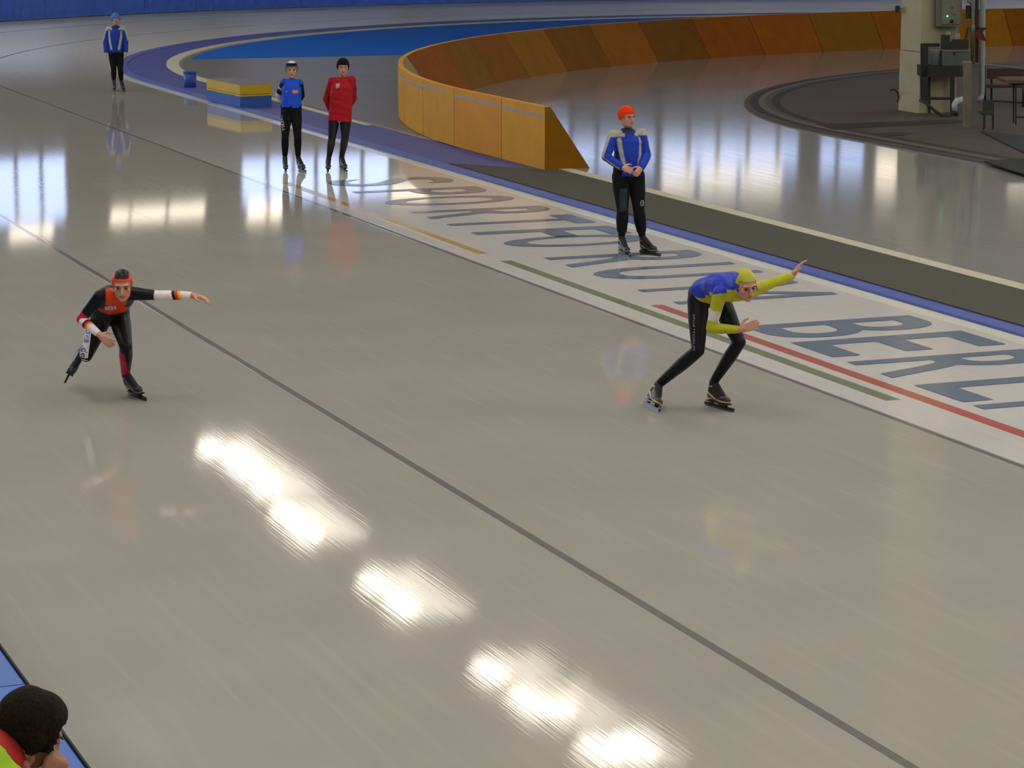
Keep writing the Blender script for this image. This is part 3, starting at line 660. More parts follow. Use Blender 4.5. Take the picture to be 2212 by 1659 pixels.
        for n, a, b, r0, r1 in s.segs:
            ab = b-a; t = np.clip(((V-a)@ab)/(ab@ab+1e-9), 0, 1); d = np.linalg.norm(V-(a+t[:, None]*ab), axis=1)-(r0+(r1-r0)*t)
            m = d < best+(.004 if n.startswith('hand') else 0); best[m] = d[m]; lab[m] = s.L[n]
        s.lab = lab
        J = s.J
        def par(a, b): a = np.array(a); b = np.array(b); ab = b-a; return ((V-a)@ab)/(ab@ab)
        s.t_ = {}
        for q in 'RL':
            s.t_['uarm'+q] = par(J['s'+q], J['e'+q]); s.t_['farm'+q] = par(J['e'+q], J['w'+q])
            s.t_['thigh'+q] = par(J['h'+q], J['k'+q])
            if 'a'+q in J: s.t_['shank'+q] = par(J['k'+q], J['a'+q])
        s.t_['torso'] = par(s.hipc, s.shc)
        h = V-np.array(s.hc); s.hx = h@np.array(s.hR)/s.hs; s.hy = h@np.array(s.hF)/s.hs; s.hz = h@np.array(s.hU)/s.hs
        c = np.array([s.ctr(min(1.1, max(0, t))) for t in s.t_['torso']]) if False else np.array(s.hipc)+np.outer(s.t_['torso'], np.array(s.shc-s.hipc))
        mid = s.Rv0.lerp(s.Rv1, .5).normalized()
        s.tx = (V-c)@np.array(mid); s.ty = (V-c)@np.array(s.front)
    def is_(s, *n): return np.isin(s.lab, [s.L[q] for q in n if q in s.L])
    def on(s, V, F):
        import copy
        q = copy.copy(s); q.V = V; q.F = F; q.N = vnormals(V, F); q.classify(); return q
    def coat(s, name, root, low, a_, b_, arm, mats, colf, cuff=.93, collar=.07, folds=.006, fl=16, flare=1.0, seed=3, ct=1.13):
        """loose jacket: its own solid round trunk and sleeves"""
        mb = MB(); k = s.k; J = s.J
        prof = [(low, a_*flare, b_*flare), (0, a_*1.0, b_), (.3, a_*.99, b_*.98), (.6, a_*.98, b_), (.85, a_*.94, b_*.92), (.97, a_*.7, b_*.7), (1.04, .1, .085), (ct-.06, collar, collar), (ct, collar*.98, collar*.98)]
        rings = []
        for t, aa, bb in prof:
            c = s.ctr(t); tg = (s.ctr(t+.02)-s.ctr(t-.02)).normalized(); rv = s.Rv0.lerp(s.Rv1, min(1, max(0, t))).normalized(); rv = (rv-tg*rv.dot(tg)).normalized(); fv = tg.cross(rv)
            rings.append([c+rv*aa*k*math.copysign(abs(math.cos(q))**.8, math.cos(q))+fv*bb*k*math.copysign(abs(math.sin(q))**.8, math.sin(q)) for q in [2*math.pi*i_/28 for i_ in range(28)]])
        mb.loft(rings)
        for q in 'RL':
            sh, el, wr = J['s'+q], J['e'+q], J['w'+q]
            mb.cap(s.shc.lerp(sh, .5), sh, .056*k, .057*k+arm*.3); mb.cap(sh, el, .058*k+arm*.5, .043*k+arm); mb.cap(el, el.lerp(wr, cuff), .043*k+arm, .034*k+arm*.7)
        V, F = remesh(mb, .0085, 5, .5); p = s.on(V, F)
        me = s.body.data; hide = s.is_('torso', 'uarmR', 'uarmL') | (s.is_('farmR') & (s.t_['farmR'] < cuff-.08)) | (s.is_('farmL') & (s.t_['farmL'] < cuff-.08))
        me.vertices.foreach_set('co', (s.V-s.N*(hide*.022)[:, None]).ravel()); me.update()
        V2 = V+p.N*(folds*(wob(V, fl, seed)+.7*wob(V*[1, 1, 2.0], fl*1.8, seed+1)))[:, None]
        ci = colf(p, V[F].mean(1), F) if colf else np.zeros(len(F), int)
        return painted(name, V2, [tuple(f) for f in F], F, ci, mats, root), p
    def fav(s, a, Fs): return a[Fs].mean(1)
    def details(s, eye='2a2320', lip='8e4a44', brow='4d3a2c', beard=False):
        H, a3 = s.H, (s.hR, s.hF, s.hU); k = s.hs
        for sg in (-1, 1):
            MB().ell(H(sg*.03, .077, -.002), a3, (.011*k, .009*k, .005*k), 10, 6).build('eye', mat('eye_'+eye, eye, .3), s.body)
            MB().ell(H(sg*.031, .084, .016), a3, (.02*k, .007*k, .004*k), 10, 6).build('eyebrow', mat('brow_'+brow, brow, .8), s.body)
        MB().ell(H(0, .086, -.062), a3, (.022*k, .009*k, .005*k), 10, 6).build('mouth', mat('lip', lip, .5), s.body)
    def bvh(s, o):
        me = o.data; return BVHTree.FromPolygons([v.co.copy() for v in me.vertices], [tuple(p.vertices) for p in me.polygons])
    def decal(s, name, garment, ch, center, u, v, out, w, h, m, bold=0.0, lift=.003):
        """flat print pressed onto a garment: glyph outlines dropped onto the cloth"""
        vv, f = (text_mesh(ch, bold) if ch else (np.array([(a, b) for b in np.linspace(0, 1, 9) for a in np.linspace(0, 1, 9)]), [(i*9+j, i*9+j+1, i*9+j+10, i*9+j+9) for i in range(8) for j in range(8)]))
        lo = vv.min(0); hi = vv.max(0); q = (vv-lo)/(hi-lo)-.5
        T = s.bvh(garment); u, v, out = Vector(u).normalized(), Vector(v).normalized(), Vector(out).normalized(); c = Vector(center)
        pts = []
        for a, b in q:
            o = c+u*(a*w)+v*(b*h)+out*.25; hit = T.ray_cast(o, -out, .5)
            pts.append((hit[0] if hit[0] is not None else c+u*(a*w)+v*(b*h))+out*lift)
        return mk(name, pts, f, m, garment)
def M4(name, cols, rough=.5, **k):
    r = []
    for c in cols:
        m = mat(name+'_'+c, c, rough, .1, 25, spec=.2, **k); m['dye'] = lin(c); m['rough'] = rough; r.append(m)
    return r
def root(px, py, label, cat='person'):
    g = G(px, py); return empty('person', (g.x, g.y, 0), label, cat)
def foot(J, q, heel, toe, zh=0, zt=0, yc=None, up=None, kn=None, sc=.93):
    """place blade on the ice from two points, set ankle and toe joints from it"""
    a = G(*heel, zh) if yc is None else P(*heel, yc[0]); b = G(*toe, zt) if yc is None else P(*toe, yc[1])
    m = (a+b)/2; d = (b-a).normalized(); a = m-d*.2*sc; b = m+d*.2*sc
    u = Vector(up) if up is not None else (Vector(kn)-m); u = (u-d*u.dot(d)).normalized()
    if u.z < 0 and yc is None: u = -u
    J['a'+q] = m-d*.1*sc+u*.215*sc; J['t'+q] = m+d*.06*sc+u*.095*sc
    return a, b, u
def report(J):
    f = lambda a, b: round((Vector(J[a])-Vector(J[b])).length, 2)
    print('LEN', {a+b: f(a, b) for q in 'RL' for a, b in (('s'+q, 'e'+q), ('e'+q, 'w'+q), ('h'+q, 'k'+q), ('k'+q, 'a'+q))}, 'sh', f('sR', 'sL'), 'hip', f('hR', 'hL'), 'sp', round(((Vector(J['sR'])+Vector(J['sL']))-(Vector(J['hR'])+Vector(J['hL']))).length/2, 2))

# ---- skater in red and black, left lane
def skater_red():
    r = root(296, 862, 'skater in black and red racing suit with one arm stretched out, near left lane line')
    y0 = gyc(298, 858)+.1
    J = dict(hR=P(220, 684, y0), hL=P(257, 682, y0), sR=P(216, 641, y0-.36), sL=P(285, 634, y0-.34), head=P(264, 616, y0-.50),
             eR=P(175, 690, y0-.30), wR=P(214, 722, y0-.46), eL=P(343, 638, y0-.36), wL=P(415, 638, y0-.38),
             kL=P(272, 748, y0-.32), kR=P(186, 768, y0-.06), mid=P(240, 652, y0-.10))
    aL = foot(J, 'L', (277, 850), (320, 868), kn=J['kL'])
    kR = J['kR']
    hb, tb = P(168, 768, y0+.36), P(148, 808, y0+.22)
    d = (tb-hb).normalized(); u = (kR-(hb+tb)/2); u = (u-d*u.dot(d)).normalized(); m = (hb+tb)/2+d*.02
    aR = (m-d*.186, m+d*.186, u); J['aR'] = m-d*.095+u*.2; J['tR'] = m+d*.06+u*.09
    report(J)
    p = Person(r, J, 1.6, face=Vector(-VIEWY)*1+VIEWX*.12-UP*.18, head_up=UP, ears=False, hk=1.12, vox=.0056, hd=((P(236, 740, y0-.5)-J['wR']), (P(447, 644, y0-.40)-J['wL'])), hn=(-VIEWY+VIEWX*.0, UP), curl=(.45, .35), waist=.95)
    hand_ = p.is_('handR', 'handL'); foot_ = p.is_('footR', 'footL')
    neckface = p.is_('head') | (p.is_('neck'))
    suit = ~hand_ & ~foot_ & ~(p.is_('head')) & ~((p.t_['shankL'] > .97) & p.is_('shankL')) & ~((p.t_['shankR'] > .97) & p.is_('shankR'))
    suit &= ~(p.is_('neck') & (p.hy > .02) & (p.hz > -.13))
    cols = ['141316', 'd8431c', 'e6dfe0', 'c02a36', '0e0c12', 'd83020', 'e8b82a', 'b91f46', 'e8e0e4']
    outv = {}
    def cf(C, Fs):
        g = lambda a: a[Fs].mean(1); lab = p.lab[Fs[:, 0]]; ci = np.zeros(len(Fs), int)
        tx, ty, tt_ = g(p.tx), g(p.ty), g(p.t_['torso'])
        L = p.L; tor = (lab == 0) | (lab == L['neck'])
        ci[tor & (ty > 0) & (tt_ > .42+.12*(abs(tx)/.15)**2) & (abs(tx) < .045+.10*(1.0-tt_)/.5)] = 1
        ci[tor & (ty > -.03) & (tt_ > .93) & (abs(tx) < .08)] = 1
        ci[tor & (ty < .03) & (tx > .07) & (tt_ > .62) & (tt_ < .95)] = 5
        for q in 'RL':
            t = g(p.t_['farm'+q]); f = lab == L['farm'+q]; u = lab == L['uarm'+q]; tu = g(p.t_['uarm'+q])
            ci[f] = 2; ci[u & (tu > (.86 if q == 'L' else 1.02))] = 2
            if q == 'R': ci[u & (tu > .72)] = 3; ci[f & (t < .1)] = 3
            s_ = t+.9*((C-np.array(p.J['e'+q]))@np.array(UP))*(1 if q == 'L' else -.6)
            b0 = .42 if q == 'L' else .30
            for j, c_ in enumerate((4, 5, 6)): ci[f & (s_ > b0+.09*j) & (s_ <= b0+.09*(j+1))] = c_
        sl = lab == L['shankL']; inner = (C-np.array(p.J['kL']))@np.array(VIEWX)
        tl = g(p.t_['shankL']); ci[sl & (inner < -.012) & (tl > .12) & (tl < .97)] = 7
        return ci
    g = shell('racing_suit', p.V, p.N, p.F, suit, .004, M4('lycra', cols, .4), r, cf, 2)
    hood = p.is_('head', 'neck') & ~((p.hy > .028) & (p.hz < .045) & (abs(p.hx) < .062) & (p.hz > -.125)) & ~((p.is_('neck')) & (p.hz < -.14))
    def hf(C, Fs):
        x, y, z = [a[Fs].mean(1) for a in (p.hx, p.hy, p.hz)]; ci = np.zeros(len(Fs), int)
        ci[(z < .066) & (y > -.02)] = 1; ci[(abs(x) > .048)] = 2; ci[(abs(x) > .048) & (y > .02)] = 1; ci[(z < -.05)] = 1; return ci
    shell('hood', p.V, p.N, p.F, hood, .006, M4('lycra', ['141316', 'dd4a18', 'd2385a'], .4), r, hf, 1)
    p.details()
    skate(r, *aL, sc=.93, trim='a58f77'); skate(r, *aR, sc=.93, trim='4a4a52', dark='17181c')
    outv = -VIEWY
    c = P(243, 661, y0-.25)
    # chest print on its white patch
    sc_ = 1/270.
    wp_ = p.decal('chest_patch', g, None, P(241, 663, y0-.3), VIEWX+UP*.08, UP, -VIEWY, 24*sc_, 9*sc_, mat('print_white', 'd9d4d8', .5), lift=.0025)
    p.decal('chest_print', wp_, 'DKB', P(241, 663, y0-.3), VIEWX+UP*.08, UP, -VIEWY, 20*sc_, 6.5*sc_, mat('print_blue', '2a58b0', .5), lift=.005) if False else mk_on(p, g, 'DKB', P(241, 663, y0-.3), VIEWX+UP*.08, UP, 20*sc_, 6.5*sc_, 'print_blue', '2a58b0')
    # thigh panel with lettering running down the leg
    dn = (P(182, 776, y0)-P(190, 712, y0)).normalized(); side = Vector(dn).cross(-VIEWY).normalized()
    if side.dot(VIEWX) < 0: side = -side
    pc = P(188.5, 741, y0)
    p.decal('thigh_panel', g, None, pc, side, dn, -VIEWY, 19*sc_, 68*sc_, mat('print_white', 'd9d4d8', .5), lift=.003)
    mk_on(p, g, 'DKB', pc-dn*.075, dn, side, 28*sc_, 12*sc_, 'print_blue', '2a58b0', lift=.006)
    mk_on(p, g, '.de', pc+dn*.052, dn, side, 25*sc_, 13*sc_, 'print_navy', '1c2348', lift=.006)
    mk_on(p, g, 'ALLIANZ' if False else 'ARENA', P(229, 643, y0-.35), VIEWX+UP*.55, UP-VIEWX*.5, 17*sc_, 4*sc_, 'print_white', 'd9d4d8') if False else None
    for a_, b_ in ((213, 626), (209, 633)):
        p.decal('shoulder_print', g, None, P(a_, b_, y0-.3), VIEWX*.6+UP, UP*.5-VIEWX, -VIEWY+UP*.5-VIEWX*.3, 9*sc_, 4*sc_, mat('print_pink', 'd9a8b4', .5), lift=.004)
def mk_on(p, g, ch, c, u, v, w, h, mn, col, lift=.0055):
    return p.decal('print', g, ch, c, u, v, -VIEWY, w, h, mat(mn, col, .5), lift=lift)

# ---- skater in blue, yellow and black, right
def skater_yellow():
    r = root(1500, 885, 'skater bent low in blue and yellow hooded suit top with black tights')
    y0 = gyc(1500, 885)+.05
    J = dict(hR=P(1508, 648, y0-.07), hL=P(1553, 645, y0+.08), sR=P(1556, 632, y0-.42), sL=P(1626, 627, y0-.28), head=P(1609, 615, y0-.54),
             eR=P(1536, 709, y0-.42), wR=P(1597, 712, y0-.52), eL=P(1672, 609, y0-.22), wL=P(1712, 596, y0-.12),
             kR=P(1508, 757, y0-.22), kL=P(1597, 739, y0-.18), mid=P(1532, 596, y0-.2))
    aR = foot(J, 'R', (1390, 874), (1421, 892), kn=J['kR']); aL = foot(J, 'L', (1526, 876), (1583, 891), kn=J['kL'])
    report(J)
    p = Person(r, J, 1.6, face=-VIEWY+VIEWX*.45-UP*.32, head_up=UP+VIEWX*-.12, ears=False, hk=1.12, vox=.0056, hd=((P(1648, 697, y0-.58)-J['wR']), (P(1727, 571, y0-.1)-J['wL'])), hn=(-VIEWY+UP*.3, -VIEWX), curl=(.12, .25), waist=.95)
    hand_ = p.is_('handR', 'handL')
    leg = p.is_('thighR', 'thighL', 'shankR', 'shankL')
    top = ~hand_ & ~leg & ~p.is_('head', 'footR', 'footL') & (p.t_['torso'] > .16) & ~(p.is_('neck') & (p.hy > .02) & (p.hz > -.13))
    cols = ['2a3bb8', 'aeb024', 'd0c8c8', 'c3b81c']
    def cf(C, Fs):
        g = lambda a: a[Fs].mean(1); lab = p.lab[Fs[:, 0]]; L = p.L; ci = np.zeros(len(Fs), int)
        tx, ty, tt_ = g(p.tx), g(p.ty), g(p.t_['torso']); tor = (lab == 0) | (lab == L['neck'])
        ci[tor & (ty > -.01+.012*np.sin(tt_*22))] = 3; ci[tor & (tt_ < .24) & (ty > 0)] = 3
        for q in 'RL':
            u = lab == L['uarm'+q]; f = lab == L['farm'+q]; tu = g(p.t_['uarm'+q]); ci[u | f] = 1
            ci[u & (tu > .5) & (tu < .78)] = 2 if q == 'R' else 1
            ci[u & (tu < .12) & (g(p.ty) < .01)] = 0
        return ci
    tg_ = shell('suit_top', p.V, p.N, p.F, top, .005, M4('lycra', cols, .4), r, cf, 2)
    tight = (leg | (p.is_('torso') & (p.t_['torso'] < .34))) & ~(p.is_('shankR') & (p.t_['shankR'] > .95)) & ~(p.is_('shankL') & (p.t_['shankL'] > .93))
    tb_ = shell('tights', p.V, p.N, p.F, tight, .003, M4('lycra', ['0e0d12'], .45), r, None, 2)
    hood = p.is_('head', 'neck') & ~((p.hy > .022) & (p.hz < .05) & (abs(p.hx) < .064)) & ~(p.is_('neck') & (p.hz < -.13))
    def hf(C, Fs):
        x, y, z = [a[Fs].mean(1) for a in (p.hx, p.hy, p.hz)]; ci = np.zeros(len(Fs), int)
        ci[(abs(x) < .046) | ((y > .0) & (z > .02))] = 1; ci[(abs(x) > .05) & (z < .03) & (y > -.01)] = 0; ci[(z < -.04)] = 1; return ci
    shell('hood', p.V, p.N, p.F, hood, .007, M4('lycra', ['2f49b8', 'b2ae3a'], .4), r, hf, 1)
    p.details()
    skate(r, *aL, sc=.93, trim='c9bd8a', dark='3a1d20'); skate(r, *aR, sc=.93, trim='c9bd8a', dark='33201e')
    s_ = 1/276.
    mk_on(p, tb_, 'SPORTFORUM', P(1496.5, 712, y0-.1), -UP, VIEWX, 75*s_, 4.5*s_, 'print_dim', '8a8d90')

def stander(r, J, pose, h, face, **kw):
    report(J); return Person(r, J, h, face=face, head_up=UP, **kw)

# ---- waiting skaters
def person_orange_hat():
    r = root(1385, 552, 'standing skater in orange knit hat and blue and white jacket on the lettered ice')
    y0 = gyc(1385, 550)
    J = dict(hR=P(1341, 382, y0-.02), hL=P(1374, 381, y0+.03), sR=P(1325, 291, y0-.02), sL=P(1386, 289, y0+.08), head=P(1354, 252, y0+.0),
             eR=P(1309, 338, y0-.1), wR=P(1343, 362, y0-.24), eL=P(1397, 335, y0+.02), wL=P(1386, 362, y0-.16),
             kR=P(1345, 456, y0-.06), kL=P(1380, 455, y0-.03))
    aR = foot(J, 'R', (1339, 549), (1360, 557), kn=J['kR']); aL = foot(J, 'L', (1380, 546), (1431, 555), kn=J['kL'])
    p = stander(r, J, None, 1.63, -VIEWY+VIEWX*.75-UP*.05, ears=False, hk=1.05, vox=.007, hd=((P(1360, 367, y0-.28)-J['wR']), (P(1378, 371, y0-.2)-J['wL'])), hn=(-VIEWY+UP*.3, -VIEWY+VIEWX*.3), curl=(.8, .8))
    track_jacket(p, r, '1f3aa6', 'a9a79c', '15151f', collar='2c3050')
    tr_ = (p.is_('thighR', 'thighL') | (p.is_('shankR') & (p.t_['shankR'] < .8)) | (p.is_('shankL') & (p.t_['shankL'] < .8)) | (p.is_('torso') & (p.t_['torso'] < .24)))
    off = .016+.006*wob(p.V, 14, 3)
    def tf(C, Fs):
        ci = np.zeros(len(Fs), int); lab = p.lab[Fs[:, 0]]; t = p.t_['thighR'][Fs].mean(1); x = (C-np.array(p.J['kR']))@np.array(VIEWX)
        ci[(lab == p.L['thighR']) & (t > .35) & (t < 1.0) & (x > -.03) & (x < .035) & (((C-np.array(p.J['kR']))@np.array(VIEWY)) < 0)] = 1; return ci
    g = shell('trousers', p.V, p.N, p.F, tr_, off, M4('cloth', ['0e0d11', '25343a'], .8), r, tf, 3)
    lw = (p.is_('shankR') & (p.t_['shankR'] > .75) & (p.t_['shankR'] < .98)) | (p.is_('shankL') & (p.t_['shankL'] > .75) & (p.t_['shankL'] < .98))
    shell('tights', p.V, p.N, p.F, lw, .004, M4('cloth', ['131119'], .8), r)
    hat(p, r, 'd63a12', .035)
    scarf = p.is_('neck', 'torso', 'head') & (p.hz < -.1) & (p.hz > -.19) & (abs(p.hx) < .1) & (p.hy < .1)
    shell('neck_warmer', p.V, p.N, p.F, scarf & p.is_('neck', 'head'), .016, M4('cloth', ['4b4d60'], .8), r, None, 2)
    s_ = 1/187.
    mk_on(p, g, 'O', P(1386.5, 437, y0), VIEWX, UP, 8*s_, 12*s_, 'print_pale', 'a8b090', lift=.004)
    mk_on(p, g, 'v', P(1386.5, 437, y0), VIEWX, UP, 4*s_, 3*s_, 'print_pale', 'a8b090', lift=.005)
    p.details()
    skate(r, *aR, trim='b0a9a4', sc=.93); skate(r, *aL, trim='9d9a3c', sc=.93)
def hat(p, r, col, z0=.03, off=.013, bands=None, name='knit_hat'):
    m = p.is_('head') & (p.hz > z0-.6*np.clip(.06-p.hy, 0, .12)-.015*(np.abs(p.hx) > .06))
    def hf(C, Fs):
        z = p.hz[Fs].mean(1); ci = np.zeros(len(Fs), int)
        if bands:
            for i, (a, b) in enumerate(bands): ci[(z > a) & (z < b)] = i+1
        return ci
    cols = [col] if not bands else [col]+[b[2] for b in bands]
    bands_ = bands
    if bands:
        bands = [(a, b) for a, b, c in bands_]
    shell(name, p.V, p.N, p.F, m, off, M4('knit', cols, .95), r, hf if bands_ else None, 1)
def track_jacket(p, r, blue, white, black, collar='1c2348', **kw):
    def cf(q_, C, Fs):
        p = q_
        g = lambda a: a[Fs].mean(1); lab = p.lab[Fs[:, 0]]; L = p.L; ci = np.zeros(len(Fs), int)
        tx, ty, tt_ = g(p.tx), g(p.ty), g(p.t_['torso']); tor = (lab == 0) | (lab == L['thighR']) | (lab == L['thighL'])
        w = .072+.03*np.sin(np.clip(tt_, 0, 1)*3.1-1.2)
        ci[tor & (ty > -.02) & (abs(abs(tx)-w-.022) < .02) & (tt_ < .93) & (tt_ > .12)] = 1
        ci[tor & (ty < .07) & (abs(tx) > .125) & (tt_ < .62)] = 2
        ci[(tt_ > .96) & (abs(tx) > .06)] = 1
        ci[(lab == L['neck']) | (lab == 1) | ((tt_ > 1.03) & (abs(tx) < .08))] = 3
        for q in 'RL':
            u = lab == L['uarm'+q]; f = lab == L['farm'+q]; sd = (1 if q == 'R' else -1)
            o = (C-np.array(p.J['s'+q])-np.outer(g(p.t_['uarm'+q]), np.array(p.J['e'+q]-p.J['s'+q])))@np.array(p.Rv1)*sd
            ci[u & (o > .034)] = 1; ci[u & (g(p.t_['uarm'+q]) < .12) & (o > -.01)] = 1
            lo = (C-np.array(p.J['e'+q])-np.outer(g(p.t_['farm'+q]), np.array(p.J['w'+q]-p.J['e'+q])))@np.array(UP)
            ci[f & (lo < -.014)] = 2; ci[f & (abs(lo+.010) < .005)] = 1
        return ci
    return p.coat('jacket', r, kw.pop('low', .13),   .165, .132, .012, M4('cloth', [blue, white, black, collar], .7), cf, **kw)

def person_far():
    r = root(262, 197, 'standing skater in light blue cap and blue and white jacket, farthest from the camera')
    y0 = gyc(258, 196)
    J = dict(hR=P(243, 113, y0), hL=P(258, 113, y0), sR=P(235, 63, y0), sL=P(265, 61.5, y0), head=P(250, 40.5, y0-.02),
             eR=P(228, 89, y0-.02), wR=P(228.5, 113, y0-.08), eL=P(272, 88, y0-.02), wL=P(272, 112, y0-.08), kR=P(245.5, 151, y0-.05), kL=P(260, 151, y0-.05))
    aR = foot(J, 'R', (245, 194), (249, 200), kn=J['kR']); aL = foot(J, 'L', (259, 193), (275, 200), kn=J['kL'])
    p = stander(r, J, None, 1.6, -VIEWY+VIEWX*.35, hk=1.05, vox=.009, curl=(.5, .5), hn=(-VIEWX, VIEWX))
    track_jacket(p, r, '1c3fa0', 'b3b1ab', '15182c', collar='1c2f70')
    tr_ = p.is_('thighR', 'thighL', 'shankR', 'shankL') | (p.is_('torso') & (p.t_['torso'] < .22))
    shell('tights', p.V, p.N, p.F, tr_, .005, M4('cloth', ['100f14'], .8), r, None, 2)
    hat(p, r, '3d78b4', .02, .012, name='cap'); p.details()
    skate(r, *aR, sc=.93, trim='8a7f66'); skate(r, *aL, sc=.93, trim='8a7f66')

def person_inzell():
    r = root(638, 370, 'standing skater in bright blue jacket and striped hat, hands behind back')
    y0 = gyc(638, 370)
    J = dict(hR=P(619, 236, y0), hL=P(639, 236, y0), sR=P(614, 178, y0), sL=P(647, 179, y0), head=P(630, 151, y0-.02),
             eR=P(602, 206, y0+.12), wR=P(616, 226, y0+.23), eL=P(652, 206, y0+.12), wL=P(641, 226, y0+.23), kR=P(616, 296, y0-.06), kL=P(643, 296, y0-.06))
    aR = foot(J, 'R', (614, 366), (620, 375), kn=J['kR']); aL = foot(J, 'L', (643, 366), (664, 373), kn=J['kL'])
    p = stander(r, J, None, 1.52, -VIEWY+VIEWX*.1, ears=False, hk=1.16, vox=.008, curl=(.7, .7), hn=(VIEWY, VIEWY), hd=(VIEWX-UP*.2, -VIEWX-UP*.2))
    def cf(p, C, Fs):
        g = lambda a: a[Fs].mean(1); lab = p.lab[Fs[:, 0]]; L = p.L; ci = np.zeros(len(Fs), int)
        for q in 'RL':
            u = lab == L['uarm'+q]; ci[u & (g(p.t_['uarm'+q]) > .0)] = 1; f = lab == L['farm'+q]; ci[f] = 2 if q == 'R' else 1; ci[f & (g(p.t_['farm'+q]) > .8)] = 1
            if q == 'R': ci[u & (g(p.t_['uarmR']) > .8)] = 2; ci[u & (abs(g(p.t_['uarmR'])-.4) < .05)] = 2
        tt_, tx, ty = g(p.t_['torso']), g(p.tx), g(p.ty); ci[(lab == 0) & (tt_ > .88) & (abs(tx) > .11)] = 1
        ci[(ty > 0) & (tt_ < .16) & (abs(tx) < .045*(1-tt_*5))] = 1
        return ci
    g, _ = p.coat('jacket', r, .2, .16, .138, .009, M4('cloth', ['1c4fd0', '12121c', 'b9bfc0'], .6), cf, seed=7)
    tr_ = p.is_('thighR', 'thighL', 'shankR', 'shankL') & ~(p.is_('shankR') & (p.t_['shankR'] > .93)) & ~(p.is_('shankL') & (p.t_['shankL'] > .93)) | (p.is_('torso') & (p.t_['torso'] < .27))
    g2 = shell('tights', p.V, p.N, p.F, tr_, .006, M4('cloth', ['0f0e12', 'a8a45c'], .8), r,
               lambda C, Fs: ((p.lab[Fs[:, 0]] == p.L['thighL']) & (((C-np.array(p.J['kL']))@np.array(VIEWX)) > .035+.06*(1-p.t_['thighL'][Fs].mean(1))) & (p.t_['thighL'][Fs].mean(1) > .3) & (p.t_['thighL'][Fs].mean(1) < .62)).astype(int), 2)
    s_ = 1/155.
    mk_on(p, g2, 'INZELL', P(611.5, 265, y0), -UP+VIEWX*.18, VIEWX+UP*.18, 34*s_, 5.5*s_, 'print_white', 'd9d4d8', lift=.008)
    p.decal('print', g, None, P(639, 196.5, y0), VIEWX, UP, -VIEWY, 12*s_, 7.5*s_, mat('print_orange', 'c07a5a', .5), lift=.004)
    p.decal('print', g, None, P(620.5, 196, y0), VIEWX, UP, -VIEWY, 4*s_, 1.6*s_, mat('print_pale2', 'a6b0c8', .5), lift=.004)
    hat(p, r, 'd9d7d0', .03, .013, bands=[(-.2, .052, '5f605e'), (.052, .088, '17171c')]); p.details()
    skate(r, *aR, sc=.9, trim='8e939c'); skate(r, *aL, sc=.9, trim='8e939c', dark='2a2a30')

def person_red():
    r = root(726, 370, 'standing skater in long red jacket and black knit hat, hands behind back')
    y0 = gyc(727, 370)
    J = dict(hR=P(723, 243, y0), hL=P(747, 243, y0), sR=P(718, 175, y0), sL=P(760, 173, y0), head=P(741, 145, y0-.02),
             eR=P(705.5, 213, y0+.12), wR=P(716, 240, y0+.23), eL=P(763, 213, y0+.14), wL=P(748, 238, y0+.25), kR=P(717, 299, y0-.05), kL=P(745, 299, y0-.05))
    aR = foot(J, 'R', (705, 366), (710, 375), kn=J['kR']); aL = foot(J, 'L', (733, 366), (752, 373), kn=J['kL'])
    p = stander(r, J, None, 1.6, -VIEWY+VIEWX*.12, ears=False, hk=1.12, vox=.008, curl=(.7, .7), hn=(VIEWY, VIEWY), hd=(VIEWX*.4-UP, -VIEWX-UP*.2))
    g, _ = p.coat('jacket', r, -.12, .172, .14, .016, M4('cloth', ['a3121e'], .65), None, seed=12, flare=1.08, folds=.009, fl=12, ct=1.1)
    tr_ = (p.t_['torso'] < .1) & p.is_('thighR', 'thighL', 'shankR', 'shankL') & ~(p.is_('shankR') & (p.t_['shankR'] > .97)) & ~(p.is_('shankL') & (p.t_['shankL'] > .97))
    shell('tights', p.V, p.N, p.F, tr_, .006, [mat('shiny_black', '14151a', .3, .3, 12)], r, None, 2)
    gl = p.is_('handR', 'handL'); shell('glove', p.V, p.N, p.F, gl, .004, M4('cloth', ['14131c'], .8), r)
    s_ = 1/155.
    e = p.decal('emblem', g, None, P(730.5, 184, y0), VIEWX+UP*.2, UP, -VIEWY, 9*s_, 10*s_, mat('print_rose', 'b07478', .6), lift=.005)
    mk_on(p, g, 'x', P(730.5, 184.5, y0), VIEWX+UP*.3, UP, 7*s_, 7*s_, 'print_rose2', 'cda8a0', lift=.01)
    hat(p, r, '111015', .03, .015); p.details()
    skate(r, *aR, sc=.93, trim='7d9468'); skate(r, *aL, sc=.93, trim='a7a48e')

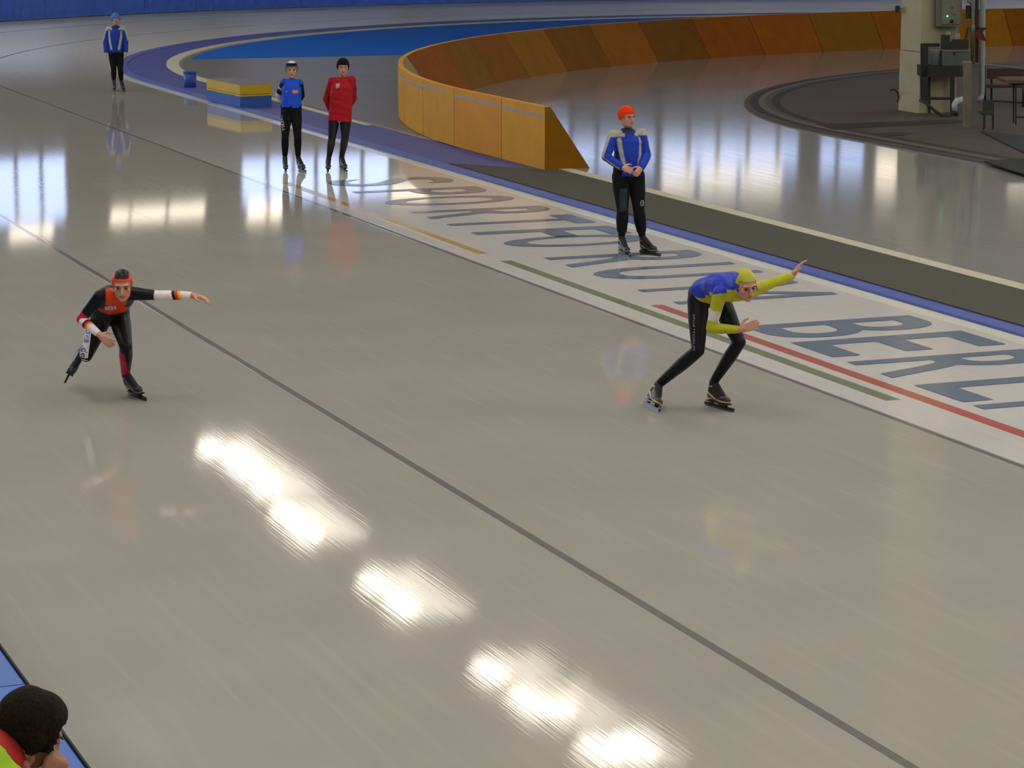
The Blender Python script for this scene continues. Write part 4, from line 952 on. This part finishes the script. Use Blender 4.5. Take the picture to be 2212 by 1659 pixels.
# ---- coach at the boards
def coach():
    hd = P(64, 1576, 5.95); z = hd.z; hx, hy = hd.dot(VIEWX), hd.dot(VIEWY)
    W = lambda x, y, zz: toworld(hx+x, hy+y, z+zz)
    b = W(-.45, -.55, 0); r = empty('person', (b.x, b.y, .3), 'dark-haired person in neon green vest seen from behind at the blue boards', 'person')
    J = dict(head=hd, sR=W(.02, -.20, -.11), sL=W(-.22, .04, -.02), hR=W(-.40, -.68, -.36), hL=W(-.58, -.49, -.36),
             eR=W(.13, -.12, -.37), wR=P(94, 1722, 5.90), eL=W(-.22, .22, -.32), wL=W(-.02, .34, -.40),
             kR=W(-.22, -.55, -.78), kL=W(-.42, -.34, -.78), aR=W(-.34, -.72, -1.16), aL=W(-.52, -.5, -1.16), tR=W(-.22, -.6, -1.22), tL=W(-.4, -.38, -1.22))
    r.location.z = J['tR'].z-.03; bpy.context.view_layer.update()
    report(J)
    p = Person(r, J, 1.7, face=VIEWX*.85+VIEWY*.6-UP*.5, head_up=UP*1+VIEWX*.35, vox=.0055, hd=((P(121, 1650, 5.93)-J['wR']), None), hn=(-VIEWY*.6+VIEWX*.8, UP), curl=(1.35, .5), point=True, skin='a86f58', hk=.82, ears=True)
    hm = p.is_('head') & ~((p.hy > .05) & (p.hz < .05)) & ~((p.hz < -.03) & (p.hy > .0)) & (p.hz > -.085)
    nz = .011+.004*wob(p.V, 90, 4)+.004*wob(p.V, 40, 14)+.008*np.exp(-((p.hz-.07)/.04)**2)*(p.hy > 0)
    shell('hair', p.V, p.N, p.F, hm, nz, [mat('hair_dark', '1d150e', .85, .45, 120, bump=.6, spec=.15)], r, None, 1)
    p.coat('vest', r, -.1, .17, .125, .02, M4('cloth', ['9cc828'], .6), None, cuff=.05, collar=.05, ct=1.06)
    def ring_(t, a_, b_):
        c = p.ctr(t); tg = (p.ctr(t+.02)-p.ctr(t-.02)).normalized(); rv = (p.Rv1-tg*p.Rv1.dot(tg)).normalized(); fv = tg.cross(rv)
        return [c+rv*a_*math.cos(q)+fv*b_*math.sin(q) for q in [2*math.pi*i_/28 for i_ in range(28)]]
    MB().loft([ring_(1.0, .085, .085), ring_(1.05, .082, .08), ring_(1.1, .07, .07), ring_(1.1, .06, .06), ring_(1.0, .065, .065)]).build('collar', mat('collar_red', 'b5231a', .7), r, True)
    sl = p.is_('farmR', 'farmL'); shell('sleeve', p.V, p.N, p.F, sl & ~(p.is_('farmR') & (p.t_['farmR'] > .9)), .012, [mat('sleeve_black', '141116', .8)], r, None, 3)
    tr_ = p.is_('thighR', 'thighL', 'shankR', 'shankL'); shell('trousers', p.V, p.N, p.F, tr_, .015, [mat('sleeve_black', '141116', .8)], r, None, 3)
    shell('shoe', p.V, p.N, p.F, p.is_('footR'), .01, [mat('shoe_black', '101013', .5)], r); shell('shoe', p.V, p.N, p.F, p.is_('footL'), .01, [mat('shoe_black', '101013', .5)], r)
    p.details()
    st = MB().box(J['aR'].x-1.3, J['aR'].y-1.6, -.03, 1.5, J['aR'].y+3.5, J['tR'].z-.045).build('floor_stand_step', mat('stand_step_grey', '66625c', .8, .1, 4)); tag(st, kind='structure')

for fn in (skater_red, skater_yellow, person_orange_hat, person_inzell, person_red, person_far, coach): fn()
